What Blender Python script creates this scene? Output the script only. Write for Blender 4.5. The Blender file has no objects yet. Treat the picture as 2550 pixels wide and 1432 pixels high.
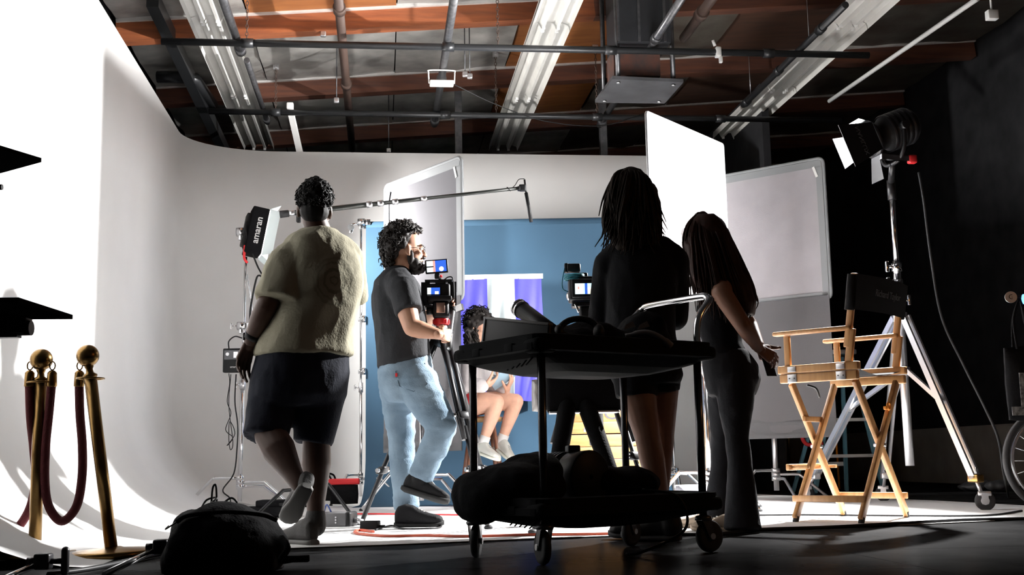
import bpy, bmesh, math, random
from mathutils import Vector as V, Matrix, Quaternion, noise
random.seed(7)
SC = bpy.context.scene
COL = SC.collection
PI = math.pi
# ---------------------------------------------------------------- camera
F = 2900.0; H = 0.37                       # focal length in px of a 2550 px wide frame, eye height
PSI = math.radians(6.5); TH = math.atan(429 / 2900); RO = 0.018
FW = V((math.sin(PSI) * math.cos(TH), math.cos(PSI) * math.cos(TH), math.sin(TH)))
R0 = V((math.cos(PSI), -math.sin(PSI), 0)); U0 = R0.cross(FW)
RT = R0 * math.cos(RO) - U0 * math.sin(RO); UP = U0 * math.cos(RO) + R0 * math.sin(RO)
HX = V((math.sin(PSI), math.cos(PSI), 0)); CP = V((0, 0, H))
cam = bpy.data.objects.new('camera', bpy.data.cameras.new('camera'))
COL.objects.link(cam); SC.camera = cam
cam.data.sensor_width = 36; cam.data.lens = 36 * F / 2550; cam.data.clip_start = 0.05; cam.data.clip_end = 200
m = Matrix.Identity(4)
for i in range(3):
    m[i][0] = RT[i]; m[i][1] = UP[i]; m[i][2] = -FW[i]; m[i][3] = CP[i]
cam.matrix_world = m
# measuring helpers: where things of the photograph stand in the room
def ray(x, y): return FW + RT * ((x - 1275) / F) + UP * ((716 - y) / F)
def P(x, y, d): v = ray(x, y); return CP + v * (d / v.dot(HX))
def G(x, y, z=0): v = ray(x, y); return CP + v * ((z - H) / v.z)
def W(x, d, z): return R0 * x + HX * d + V((0, 0, z))
# ---------------------------------------------------------------- world, exposure
SC.view_settings.view_transform = 'Standard'; SC.view_settings.look = 'None'
SC.view_settings.gamma = 1.0; SC.view_settings.use_curve_mapping = False
SC.view_settings.exposure = 0.28
wd = bpy.data.worlds.new('world'); SC.world = wd; wd.use_nodes = True
wd.node_tree.nodes['Background'].inputs[0].default_value = (1.0, 0.93, 0.85, 1)
wd.node_tree.nodes['Background'].inputs[1].default_value = 0.012

# ---------------------------------------------------------------- stage lights
def light(name, kind, loc, target, energy, color=(1, 1, 1), **kw):
    d = bpy.data.lights.new(name, kind); o = bpy.data.objects.new(name, d); COL.objects.link(o)
    o.location = loc; d.energy = energy; d.color = color
    o.rotation_euler = (V(target) - V(loc)).to_track_quat('-Z', 'Y').to_euler()
    for k, v in kw.items(): setattr(d, k, v)
    return o
FIX = W(2.46, 7.80, 2.50)                  # lens of the big fixture on the roller stand
AIM = W(0.80, 7.45, 1.85)
FRA = W(0.95, 7.8, 0); FRB = W(1.64, 8.7, 0)   # the diffusion frame's two ends on plan
light('key_spot', 'SPOT', FIX + (AIM - FIX).normalized() * -.045, AIM, 2900, (1, 0.985, 0.97),
      spot_size=math.radians(150), spot_blend=0.3, shadow_soft_size=0.05)

light('assumed_warm_light', 'POINT', W(3.7, 3.6, 1.9), W(0, 4, 1), 14, (1.0, 0.42, 0.13), shadow_soft_size=0.08)   # assumed warm source, unseen off to the right, added for orange highlights

# ---------------------------------------------------------------- materials
def mat(name, col, rough=0.6, metal=0.0, spec=0.5, var=0.0, vscale=8, bump=0.0, bscale=60, emit=None, estr=0, stretch=None, col2=None, coat=0):
    M = bpy.data.materials.new(name); M.use_nodes = True
    nt = M.node_tree; b = nt.nodes['Principled BSDF']
    b.inputs['Base Color'].default_value = (*col, 1); b.inputs['Roughness'].default_value = rough
    b.inputs['Metallic'].default_value = metal; b.inputs['Specular IOR Level'].default_value = spec
    b.inputs['Coat Weight'].default_value = coat
    if emit: b.inputs['Emission Color'].default_value = (*emit, 1); b.inputs['Emission Strength'].default_value = estr
    tc = nt.nodes.new('ShaderNodeTexCoord'); src = tc.outputs['Object']
    if stretch:
        mp = nt.nodes.new('ShaderNodeMapping'); mp.inputs['Scale'].default_value = stretch
        nt.links.new(src, mp.inputs['Vector']); src = mp.outputs['Vector']
    if var or col2:
        n = nt.nodes.new('ShaderNodeTexNoise'); n.inputs['Scale'].default_value = vscale; n.inputs['Detail'].default_value = 5
        nt.links.new(src, n.inputs['Vector'])
        r = nt.nodes.new('ShaderNodeValToRGB'); r.color_ramp.elements[0].position = 0.3; r.color_ramp.elements[1].position = 0.7
        c2 = col2 if col2 else tuple(min(1, c * (1 + var)) for c in col)
        c1 = col if col2 else tuple(c * (1 - var) for c in col)
        r.color_ramp.elements[0].color = (*c1, 1); r.color_ramp.elements[1].color = (*c2, 1)
        nt.links.new(n.outputs['Fac'], r.inputs['Fac']); nt.links.new(r.outputs['Color'], b.inputs['Base Color'])
    if bump:
        n = nt.nodes.new('ShaderNodeTexNoise'); n.inputs['Scale'].default_value = bscale; n.inputs['Detail'].default_value = 3
        nt.links.new(src, n.inputs['Vector'])
        bp = nt.nodes.new('ShaderNodeBump'); bp.inputs['Strength'].default_value = bump; bp.inputs['Distance'].default_value = 0.01
        nt.links.new(n.outputs['Fac'], bp.inputs['Height']); nt.links.new(bp.outputs['Normal'], b.inputs['Normal'])
    return M
def cloth_trans(name, col, trans):
    """thin cloth: part diffuse, part translucent"""
    M = bpy.data.materials.new(name); M.use_nodes = True; nt = M.node_tree
    out = nt.nodes['Material Output']; nt.nodes.remove(nt.nodes['Principled BSDF'])
    a = nt.nodes.new('ShaderNodeBsdfDiffuse'); t = nt.nodes.new('ShaderNodeBsdfTranslucent'); x = nt.nodes.new('ShaderNodeMixShader')
    a.inputs[0].default_value = (*col, 1); t.inputs[0].default_value = (*col, 1); x.inputs[0].default_value = trans
    n = nt.nodes.new('ShaderNodeTexNoise'); n.inputs['Scale'].default_value = 300
    bp = nt.nodes.new('ShaderNodeBump'); bp.inputs['Strength'].default_value = 0.15; bp.inputs['Distance'].default_value = 0.003
    nt.links.new(n.outputs['Fac'], bp.inputs['Height']); nt.links.new(bp.outputs['Normal'], a.inputs['Normal'])
    nt.links.new(a.outputs[0], x.inputs[1]); nt.links.new(t.outputs[0], x.inputs[2]); nt.links.new(x.outputs[0], out.inputs[0])
    return M
M = dict(
    cyc=mat('cyc_paint', (0.80, 0.80, 0.797), 0.75, var=0.03, vscale=1.5, bump=0.04, bscale=25),
    floor=mat('dark_floor', (0.016, 0.016, 0.0165), 0.6, spec=0.0, var=0.5, vscale=3, bump=0.12, bscale=4),
    blackwall=mat('black_wall', (0.024, 0.024, 0.026), 0.8, spec=0.1, var=0.3, vscale=4),
    greywall=mat('grey_wall', (0.34, 0.31, 0.28), 0.8, spec=0.2, var=0.15, vscale=3),
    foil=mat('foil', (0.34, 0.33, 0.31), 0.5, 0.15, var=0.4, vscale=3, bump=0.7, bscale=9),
    foildark=mat('foil_stained_shaded', (0.10, 0.09, 0.075), 0.6, 0.1, col2=(0.045, 0.03, 0.022), vscale=3, bump=0.6, bscale=9),  # brown-stained foil, coloured darker still for the shade on the ceiling's right
    plydark=mat('plywood_shaded', (0.085, 0.036, 0.018), 0.75, col2=(0.045, 0.02, 0.012), vscale=3, stretch=(0.7, 4, 4)),  # plywood with the shade of the ceiling's right side put into its colour
    foiledge=mat('foil_edge', (0.72, 0.70, 0.68), 0.4, 0.3, var=0.1, bump=0.4, bscale=30),
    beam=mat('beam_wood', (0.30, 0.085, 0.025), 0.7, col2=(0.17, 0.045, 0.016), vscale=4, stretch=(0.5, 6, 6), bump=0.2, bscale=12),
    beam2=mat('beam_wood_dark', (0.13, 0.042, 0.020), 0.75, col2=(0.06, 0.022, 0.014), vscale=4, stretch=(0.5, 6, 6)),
    ply=mat('plywood', (0.36, 0.13, 0.035), 0.7, col2=(0.24, 0.08, 0.022), vscale=3, stretch=(0.7, 4, 4)),
    pipeblk=mat('black_pipe', (0.022, 0.023, 0.025), 0.38, 0.3),
    pipegrey=mat('grey_pipe', (0.09, 0.09, 0.095), 0.35, 0.6, var=0.3, vscale=20),
    pipebrown=mat('brown_pipe', (0.055, 0.032, 0.024), 0.6),
    fixwhite=mat('white_enamel', (0.64, 0.63, 0.60), 0.35, var=0.06, vscale=6),
    whitepaint=mat('white_paint', (0.75, 0.75, 0.74), 0.5),
    chrome=mat('chrome', (0.72, 0.72, 0.73), 0.16, 1.0),
    alu=mat('aluminium', (0.68, 0.68, 0.70), 0.32, 0.9),
    black=mat('black_plastic', (0.010, 0.010, 0.011), 0.5, spec=0.25),
    matteblack=mat('matte_black', (0.010, 0.010, 0.010), 0.9, spec=0.0),
    blackm=mat('black_metal', (0.016, 0.016, 0.018), 0.35, 0.4),
    rubber=mat('rubber', (0.02, 0.02, 0.022), 0.7),
    fabricblk=mat('black_fabric', (0.008, 0.008, 0.009), 0.9, spec=0.08, bump=0.3, bscale=120),
    brass=mat('brass', (0.26, 0.155, 0.055), 0.28, 1.0, var=0.15, vscale=15),
    rope=mat('red_velvet', (0.10, 0.006, 0.010), 0.85, bump=0.4, bscale=200),
    red=mat('red_fabric', (0.72, 0.03, 0.035), 0.7),
    redp=mat('red_plastic', (0.55, 0.02, 0.025), 0.4),
    orange=mat('orange_plastic', (0.85, 0.28, 0.02), 0.5),
    greycloth=mat('grey_cloth', (0.16, 0.16, 0.165), 0.9, bump=0.3, bscale=80),
)

nt_ = M['floor'].node_tree; mx_ = nt_.nodes.new('ShaderNodeMixShader'); gs_ = nt_.nodes.new('ShaderNodeBsdfGlossy')
mx_.inputs[0].default_value = 0.045; gs_.inputs['Roughness'].default_value = 0.24
bn_ = [n for n in nt_.nodes if n.type == 'BUMP'][0]; nt_.links.new(bn_.outputs[0], gs_.inputs['Normal'])
nt_.links.new(nt_.nodes['Principled BSDF'].outputs[0], mx_.inputs[1]); nt_.links.new(gs_.outputs[0], mx_.inputs[2]); nt_.links.new(mx_.outputs[0], nt_.nodes['Material Output'].inputs[0])
# ---------------------------------------------------------------- mesh building
def basis(d, up=V((0, 0, 1))):
    d = V(d).normalized(); a = up if abs(d.dot(up)) < 0.97 else V((1, 0, 0))
    x = d.cross(a).normalized(); y = x.cross(d).normalized()      # x side, y up-ish
    return x, y, d
class MB:
    def __init__(s): s.v = []; s.f = []; s.sm = []
    def add(s, vs, fs, smooth=True):
        o = len(s.v); s.v += [V(p) for p in vs]; s.f += [tuple(i + o for i in f) for f in fs]; s.sm += [smooth] * len(fs); return s
    def box(s, c, size, ax=None, bev=0.0):
        """c centre, size full extents; ax = (x,y,z) axes; bev = edge bevel"""
        x, y, z = ax if ax else (V((1, 0, 0)), V((0, 1, 0)), V((0, 0, 1)))
        a, b, c2 = [q / 2 for q in size]; c = V(c); n = min(bev, a * .98, b * .98, c2 * .98)
        if n <= 0:
            vs = [c + x * i * a + y * j * b + z * k * c2 for k in (-1, 1) for j in (-1, 1) for i in (-1, 1)]
            return s.add(vs, [(0, 2, 3, 1), (4, 5, 7, 6), (0, 1, 5, 4), (2, 6, 7, 3), (0, 4, 6, 2), (1, 3, 7, 5)], False)
        bm = bmesh.new(); bmesh.ops.create_cube(bm, size=1)
        for v in bm.verts: v.co = V((v.co.x * 2 * a, v.co.y * 2 * b, v.co.z * 2 * c2))
        bmesh.ops.bevel(bm, geom=bm.edges[:], offset=n, segments=2, affect='EDGES', profile=0.5)
        bm.verts.index_update()
        s.add([c + x * v.co.x + y * v.co.y + z * v.co.z for v in bm.verts], [[v.index for v in f.verts] for f in bm.faces], True); bm.free(); return s
    def bar(s, p0, p1, w, h, up=V((0, 0, 1)), bev=0.0):
        """square bar from p0 to p1, w across, h along up"""
        p0 = V(p0); p1 = V(p1); x, y, d = basis(p1 - p0, V(up))
        return s.box((p0 + p1) / 2, (w, (p1 - p0).length, h), (x, d, y), bev)
    def cyl(s, p0, p1, r0, r1=None, n=16, cap=True):
        r1 = r0 if r1 is None else r1; p0 = V(p0); p1 = V(p1); x, y, d = basis(p1 - p0)
        vs = []
        for p, r in ((p0, r0), (p1, r1)):
            vs += [p + (x * math.cos(2 * PI * i / n) + y * math.sin(2 * PI * i / n)) * r for i in range(n)]
        s.add(vs, [(i, (i + 1) % n, n + (i + 1) % n, n + i) for i in range(n)], True)
        if cap: s.add(vs, [tuple(range(n))[::-1], tuple(range(n, 2 * n))], False)
        return s
    def lathe(s, prof, o, axis=V((0, 0, 1)), n=24):
        """prof: list of (radius, height along axis)"""
        x, y, d = basis(axis); o = V(o); vs = []; fs = []
        for r, h in prof: vs += [o + d * h + (x * math.cos(2 * PI * i / n) + y * math.sin(2 * PI * i / n)) * max(r, 1e-4) for i in range(n)]
        for k in range(len(prof) - 1):
            fs += [(k * n + i, k * n + (i + 1) % n, (k + 1) * n + (i + 1) % n, (k + 1) * n + i) for i in range(n)]
        s.add(vs, fs, True); return s
    def tube(s, path, r, n=8, closed=False, cap=True):
        pts = [V(p) for p in path]; k = len(pts); vs = []; fs = []
        rr = r if isinstance(r, (list, tuple)) else [r] * k
        t0 = (pts[1] - pts[0]).normalized(); x, y, _ = basis(t0)
        for i, p in enumerate(pts):
            if closed: t = (pts[(i + 1) % k] - pts[i - 1]).normalized()
            else: t = (pts[min(i + 1, k - 1)] - pts[max(i - 1, 0)]).normalized()
            x = (x - t * x.dot(t)); x = x.normalized() if x.length > 1e-6 else basis(t)[0]; y = t.cross(x)
            vs += [p + (x * math.cos(2 * PI * j / n) + y * math.sin(2 * PI * j / n)) * rr[i] for j in range(n)]
        for i in range(k if closed else k - 1):
            a = i * n; b = ((i + 1) % k) * n
            fs += [(a + j, a + (j + 1) % n, b + (j + 1) % n, b + j) for j in range(n)]
        s.add(vs, fs, True)
        if cap and not closed: s.add(vs, [tuple(range(n))[::-1], tuple(range((k - 1) * n, k * n))], False)
        return s
    def ell(s, c, r, ax=None, n=14, m=9):
        x, y, z = ax if ax else (V((1, 0, 0)), V((0, 1, 0)), V((0, 0, 1))); c = V(c)
        if not isinstance(r, (tuple, list)): r = (r, r, r)
        vs = [c - z * r[2]]; fs = []
        for k in range(1, m):
            t = -PI / 2 + PI * k / m
            vs += [c + x * r[0] * math.cos(t) * math.cos(2 * PI * i / n) + y * r[1] * math.cos(t) * math.sin(2 * PI * i / n) + z * r[2] * math.sin(t) for i in range(n)]
        vs.append(c + z * r[2]); L = len(vs) - 1
        fs += [(0, 1 + (i + 1) % n, 1 + i) for i in range(n)]
        for k in range(m - 2): fs += [(1 + k * n + i, 1 + k * n + (i + 1) % n, 1 + (k + 1) * n + (i + 1) % n, 1 + (k + 1) * n + i) for i in range(n)]
        fs += [(L, 1 + (m - 2) * n + i, 1 + (m - 2) * n + (i + 1) % n) for i in range(n)]
        return s.add(vs, fs, True)
    def cap(s, p0, p1, r0, r1=None, n=12):
        """tapered capsule, closed"""
        r1 = r0 if r1 is None else r1; p0 = V(p0); p1 = V(p1); L = (p1 - p0).length
        if L < 1e-5: return s.ell(p0, max(r0, r1))
        pr = [(r0 * math.sin(a), -r0 * math.cos(a)) for a in (0.12, 0.5, 1.0, PI / 2)] + [(r1 * math.cos(a), L + r1 * math.sin(a)) for a in (0, 0.55, 1.05, 1.45)]
        x, y, d = basis(p1 - p0); o = len(s.v)
        s.lathe(pr, p0, p1 - p0, n)
        s.add(s.v[o:o + n], [tuple(range(n))[::-1]]); s.add(s.v[o + (len(pr) - 1) * n:o + len(pr) * n], [tuple(range(n))]); return s
    def loft(s, rings, n=24, e=2.3, smooth=True):
        """rings: (centre, side vector, front vector, half side, half front), closed at both ends; e = superellipse exponent"""
        vs = []; fs = []; k = len(rings)
        for c, sx, sy, a, b in rings:
            for i in range(n):
                t = 2 * PI * i / n; ct, st = math.cos(t), math.sin(t)
                vs.append(V(c) + V(sx) * a * math.copysign(abs(ct) ** (2 / e), ct) + V(sy) * b * math.copysign(abs(st) ** (2 / e), st))
        for q in range(k - 1): fs += [(q * n + i, q * n + (i + 1) % n, (q + 1) * n + (i + 1) % n, (q + 1) * n + i) for i in range(n)]
        s.add(vs, fs, smooth); s.add(vs[:n], [tuple(range(n))[::-1]], False); s.add(vs[-n:], [tuple(range(n))], False); return s
    def prism(s, pts, d):
        """flat outline pts (3-D, planar) extruded by vector d"""
        n = len(pts); pts = [V(p) for p in pts]; d = V(d); vs = pts + [p + d for p in pts]
        return s.add(vs, [tuple(range(n))[::-1], tuple(range(n, 2 * n))] + [(i, (i + 1) % n, n + (i + 1) % n, n + i) for i in range(n)], False)
    def grid(s, fn, nu, nv, smooth=True):
        vs = [fn(i / nu, j / nv) for j in range(nv + 1) for i in range(nu + 1)]
        return s.add(vs, [(j * (nu + 1) + i, j * (nu + 1) + i + 1, (j + 1) * (nu + 1) + i + 1, (j + 1) * (nu + 1) + i) for j in range(nv) for i in range(nu)], smooth)
    def mesh(s, name):
        me = bpy.data.meshes.new(name); me.from_pydata([tuple(p) for p in s.v], [], s.f)
        me.polygons.foreach_set('use_smooth', s.sm); me.validate(); me.update(); return me
    def build(s, name, mt, parent=None, fix=True, **kw):
        me = s.mesh(name)
        if fix:
            bm = bmesh.new(); bm.from_mesh(me); bmesh.ops.remove_doubles(bm, verts=bm.verts, dist=1e-6)
            bmesh.ops.recalc_face_normals(bm, faces=bm.faces); bm.to_mesh(me); bm.free()
        return link(name, me, mt, parent, **kw)
ROOTM = {}
def link(name, me, mt, parent=None, label=None):
    o = bpy.data.objects.new(name, me); COL.objects.link(o)
    me.materials.clear(); me.materials.append(M[mt] if isinstance(mt, str) else mt)
    if parent is not None:
        o.parent = parent
        if parent.name in ROOTM: o.matrix_parent_inverse = ROOTM[parent.name].inverted()
    if label: o['label'] = label
    return o
def tag(o, label, cat, group=None, kind=None):
    o['label'] = label; o['category'] = cat
    if group: o['group'] = group
    if kind: o['kind'] = kind
    return o
def thing(name, label, cat, loc, group=None):
    o = bpy.data.objects.new(name, None); COL.objects.link(o); o.location = loc; o.empty_display_size = 0.1
    ROOTM[o.name] = Matrix.Translation(V(loc)); return tag(o, label, cat, group)
def struct(o, label, cat='wall'):
    o['kind'] = 'structure'; o['label'] = label; o['category'] = cat; return o
def bez(pts, n=8):
    """smooth curve through points (Catmull-Rom)"""
    p = [V(q) for q in pts]; p = [p[0] * 2 - p[1]] + p + [p[-1] * 2 - p[-2]]; out = []
    for i in range(1, len(p) - 2):
        for k in range(n):
            t = k / n; a, b, c, d = p[i - 1:i + 3]
            out.append(0.5 * ((2 * b) + (c - a) * t + (2 * a - 5 * b + 4 * c - d) * t * t + (3 * b - a - 3 * c + d) * t ** 3))
    out.append(p[-2]); return out
WORK = bpy.data.scenes.new('workshop')       # scratch scene: modifiers are evaluated here, then it is removed
def evaluated(ob):
    WORK.collection.objects.link(ob); vl = WORK.view_layers[0]; vl.update()
    me = bpy.data.meshes.new_from_object(ob.evaluated_get(vl.depsgraph)); WORK.collection.objects.unlink(ob); bpy.data.objects.remove(ob); return me
def text(s, size, o, xdir, ydir, mt, parent, name='lettering', ext=0.0006, bold=0.0, center=True, shear=0.0, cond=1.0, label=None):
    """flat lettering: baseline direction xdir, letter-up ydir, standing proud of the surface"""
    c = bpy.data.curves.new(name, 'FONT'); c.body = s; c.size = size; c.extrude = ext; c.offset = bold; c.shear = shear
    c.align_x = 'CENTER' if center else 'LEFT'; c.align_y = 'CENTER'; c.resolution_u = 3
    ob = bpy.data.objects.new('tmp', c); me = evaluated(ob)
    x = V(xdir).normalized(); y = V(ydir); y = (y - x * y.dot(x)).normalized(); z = x.cross(y)
    for v in me.vertices: v.co = V(o) + x * v.co.x * cond + y * v.co.y + z * v.co.z
    me.name = name
    return link(name, me, mt, parent, label=label)
# ================================================================ the setting
XL, YB, ZC = -1.92, 11.80, 3.54            # cyclorama: left wall, back wall, height
XR = 3.55                                  # its right-hand end
def cyc_profile():
    """plan line of the cyclorama wall, from front left round the corner to the right end"""
    pts = [(XL, y) for y in (4.6, 6, 7.5, 9, 10.4, 11.1)]
    for k in range(1, 15):
        a = PI - (PI / 2) * k / 14
        pts.append((XL + 0.9 + 0.9 * math.cos(a), YB - 0.7 + 0.7 * math.sin(a)))
    pts += [(x, YB) for x in (-0.4, 0.6, 1.6, 2.6, XR)]
    return pts
b = MB(); prof = cyc_profile(); RC = 0.85
def inward(i):
    x, y = prof[i]; x0, y0 = prof[max(i - 1, 0)]; x1, y1 = prof[min(i + 1, len(prof) - 1)]
    t = V((x1 - x0, y1 - y0, 0)).normalized(); return V((t.y, -t.x, 0))
sec = [(0, ZC), (0, 2.6), (0, 1.7), (0, RC)] + [(RC - RC * math.cos(a), RC - RC * math.sin(a)) for a in [PI / 2 * k / 12 for k in range(1, 13)]]
n = len(sec); vs = []
for i, (x, y) in enumerate(prof):
    nn = inward(i)
    for off, z in sec: vs.append(V((x, y, 0)) + nn * off + V((0, 0, max(z, 0.0))))
fs = [(i * n + k, i * n + k + 1, (i + 1) * n + k + 1, (i + 1) * n + k) for i in range(len(prof) - 1) for k in range(n - 1)]
b.add(vs, fs, True)
# lip along the top edge
L = [V((x, y, ZC)) for x, y in prof]
b.add([p for q in L for p in (q, q + V((-0.05, 0.05, 0)), q + V((-0.05, 0.05, -0.25)))], [f for i in range(len(L) - 1) for f in ((3 * i, 3 * i + 3, 3 * i + 4, 3 * i + 1), (3 * i + 1, 3 * i + 4, 3 * i + 5, 3 * i + 2))], False)
struct(b.build('wall_back', 'cyc'), 'white cyclorama wall curving into the floor and round the corner')
EDGE = [V((-1.92, 4.95, 0)), V((-0.94, 5.22, 0)), V((0.0, 5.34, 0)), V((0.72, 5.50, 0)), V((1.6, 5.60, 0)), V((2.6, 5.80, 0)), V((4.4, 6.30, 0))]
b = MB()
far = [V((4.2, 8.6, 0)), V((XR + .1, 10.4, 0)), V((XR, YB - RC + 0.02, 0)), V((-1.0, YB - RC + 0.02, 0)), V((XL + RC - 0.02, YB - 1.4, 0)), V((XL + RC - 0.02, 4.95 + .1, 0))]
pts = [p + V((0, 0, 0.004)) for p in EDGE + far]
b.prism(pts, V((0, 0, 0.002))).build('floor_white', 'cyc')
struct(bpy.data.objects['floor_white'], 'white painted stage floor in front of the cyclorama', 'floor')
# dark studio floor with sawn joints (panels)
fl = MB(); fl.add([V((-9, -3, -0.006)), V((14, -3, -0.006)), V((14, 22, -0.006)), V((-9, 22, -0.006))], [(0, 1, 2, 3)], False)
flo = struct(fl.build('floor', 'floor'), 'dark polished studio floor', 'floor')
ys = [-1.0, 1.55, 4.42, 6.9]; xs = [-3.0, -0.62, 1.75, 4.1, 6.5]
for i in range(len(xs) - 1):
    for j in range(len(ys) - 1):
        g = 0.004
        MB().box(((xs[i] + xs[i + 1]) / 2, (ys[j] + ys[j + 1]) / 2, -0.004), (xs[i + 1] - xs[i] - g, ys[j + 1] - ys[j] - g, 0.008), bev=0.0).build('floor_panel', 'floor', flo)
# black upper wall left of / behind the cyclorama, far black walls, low grey plinth
b = MB(); b.box((-2.45, 8.6, 2.6), (0.1, 15, 5.2)); struct(b.build('wall_left', 'blackwall'), 'black painted wall above the left side of the cyclorama')
b = MB(); b.box((2.4, 18.2, 3.2), (12, 0.12, 6.4)); struct(b.build('wall_rear', 'blackwall'), 'black painted far end wall of the studio')
b = MB(); b.box((6.9, 9.5, 3.0), (0.12, 17.6, 6.0)); struct(b.build('wall_right', 'blackwall'), 'black painted wall on the right of the studio')
b = MB(); b.box((6.78, 9.5, 0.33), (0.10, 17, 0.66)); struct(b.build('baseboard_right', 'greywall'), 'grey painted plinth along the foot of the black right wall', 'baseboard')
b = MB(); b.box((5.2, 18.08, 0.34), (3.2, 0.10, 0.68), bev=.02); struct(b.build('baseboard_rear', 'greywall'), 'grey painted plinth along the far black wall', 'baseboard')
# black drape wall running back on the right of the cyclorama, with its seam edge
b = MB(); b.box((XR + 0.62, 15.0, 2.2), (0.08, 6.2, 4.4)); struct(b.build('wall_return', 'blackwall'), 'black return wall behind the end of the cyclorama')
# ---------------------------------------------------------------- roof: foil between sloping joists
SL = 0.080                                  # the roof climbs to the right
def roofz(x): return 4.22 + SL * (x + 1.26)
rf = MB(); rf.add([V((-2.6, 3, roofz(-2.6) + .26)), V((8, 3, roofz(8) + .26)), V((8, 19, roofz(8) + .26)), V((-2.6, 19, roofz(-2.6) + .26))], [(0, 1, 2, 3)], False)
roof = struct(rf.build('ceiling', 'blackwall'), 'roof deck lined with silver foil between timber joists', 'ceiling')
JY = [8.45, 10.36, 12.25, 14.1, 16.0, 17.8]
for k, y in enumerate(JY):
    x0, x1 = -2.35, 6.8
    b = MB(); dp = 0.21
    for a0, a1, jm in ((x0, 2.0, 'beam' if k < 2 else 'beam2'), (2.0, x1, 'beam2')):  # right-hand lengths take the darker wood colour to stand for shade there
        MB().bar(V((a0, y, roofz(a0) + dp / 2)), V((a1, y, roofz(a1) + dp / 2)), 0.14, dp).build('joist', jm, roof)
    b = MB(); b.bar(V((x0, y - 0.085, roofz(x0) + dp * .93)), V((x1, y - 0.085, roofz(x1) + dp * .93)), 0.03, 0.05)
    b.build('foil_edge', 'foiledge', roof)
    if k + 1 < len(JY):
        y1 = JY[k + 1]; cuts = [-2.35, -1.2, 0.15, 1.35, 2.5, 3.6, 4.8, 6.8]
        for c in range(len(cuts) - 1):
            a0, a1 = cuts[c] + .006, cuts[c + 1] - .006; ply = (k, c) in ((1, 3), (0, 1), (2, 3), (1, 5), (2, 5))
            def fn(u, v, a0=a0, a1=a1, y=y, y1=y1, s=k * 11 + c):
                x = a0 + (a1 - a0) * u; yy = y + .07 + (y1 - y - .14) * v
                w = 0.035 * noise.noise(V((x * 2.2, yy * 2.2, s))) - 0.03 * math.sin(PI * v) * (0 if ply else 1)
                return V((x, yy, roofz(x) + .19 + (0 if ply else w)))
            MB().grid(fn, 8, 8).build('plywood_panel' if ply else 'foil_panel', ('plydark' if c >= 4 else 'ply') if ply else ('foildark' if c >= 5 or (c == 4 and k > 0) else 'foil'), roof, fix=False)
# short brackets where chains hang from the joists
def chain(p, L, root, name='hanging_chain'):
    pass
# ================================================================ diffusion frame and flags
M['diff'] = cloth_trans('diffusion_cloth', (0.95, 0.95, 0.95), 0.70)
M['flag'] = mat('flag_cloth', (0.34, 0.325, 0.345), 0.9, spec=0.1, var=0.06, vscale=5, bump=0.15, bscale=150)
M['flagpale'] = cloth_trans('pale_silk', (.16, .158, .17), .10)
M['flagmid'] = mat('flag_apron', (.11, .107, .113), .9, spec=.1, bump=.15, bscale=150)
M['flagdark'] = mat('flag_cloth_dark', (0.10, 0.10, 0.105), 0.9, spec=0.1, bump=0.2, bscale=150)
M['flagedge'] = mat('flag_border', (0.22, 0.23, 0.24), 0.8)
def frame_tube(a, bq, z0, z1, r, parent, mt, corner=0.04):
    u = (bq - a).normalized(); w = (bq - a).length; pts = []
    for cx, cz, s0 in ((w - corner, z1 - corner, 0), (corner, z1 - corner, 1), (corner, z0 + corner, 2), (w - corner, z0 + corner, 3)):
        for k in range(5):
            t = PI / 2 * (s0 + k / 4); pts.append(a + u * (cx + corner * math.cos(t)) + V((0, 0, cz + corner * math.sin(t))))
    MB().tube(pts, r, 8, closed=True).build('frame_tube', mt, parent)
def sheet(a, bq, z0, z1, name, mt, parent, off=V((0, 0, 0)), wav=0.006, seed=0, nu=16, nv=16):
    u = (bq - a); nrm = V((u.y, -u.x, 0)).normalized(); th = 0.003
    def fn(s, t):
        e = min(s, 1 - s, t, 1 - t) * 6; e = min(1, e)
        return a + u * s + V((0, 0, z0 + (z1 - z0) * t)) + nrm * (wav * e * noise.noise(V((s * 3, t * 3, seed)))) + off
    m_ = MB(); m_.grid(fn, nu, nv); f2 = MB(); f2.grid(lambda s, t: fn(s, t) + nrm * th, nu, nv)
    if mt != 'diff': m_.add(f2.v, f2.f)
    return m_.build(name, mt, parent, fix=False)
def kit_clamp(p, parent, s=1.0):
    MB().box(p, (0.05 * s, 0.05 * s, 0.07 * s), bev=.01).cyl(p + V((0.02 * s, -.02 * s, 0)), p + V((0.06 * s, -.07 * s, 0)), .012 * s, n=8).build('knuckle_clamp', 'chrome', parent)
# bright diffusion frame
t = thing('diffusion_frame', 'square frame of white diffusion cloth glowing from the lamp behind the two women', 'diffusion frame', (FRA + FRB) / 2)
zt = P(1630, 278, FRA.dot(HX)).z; zb = zt - 1.24
ua = (FRB - FRA).normalized()
sheet(FRA + ua * .012, FRB - ua * .012, zb + .012, zt - .012, 'diffusion_cloth', 'diff', t, wav=.008)
frame_tube(FRA, FRB, zb, zt, 0.011, t, 'alu', .02)
fs_ = P(1757, 900, 8.15); fs_ = V((P(1768, 1235, 8.15).x, P(1768, 1235, 8.15).y, 0))
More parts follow.
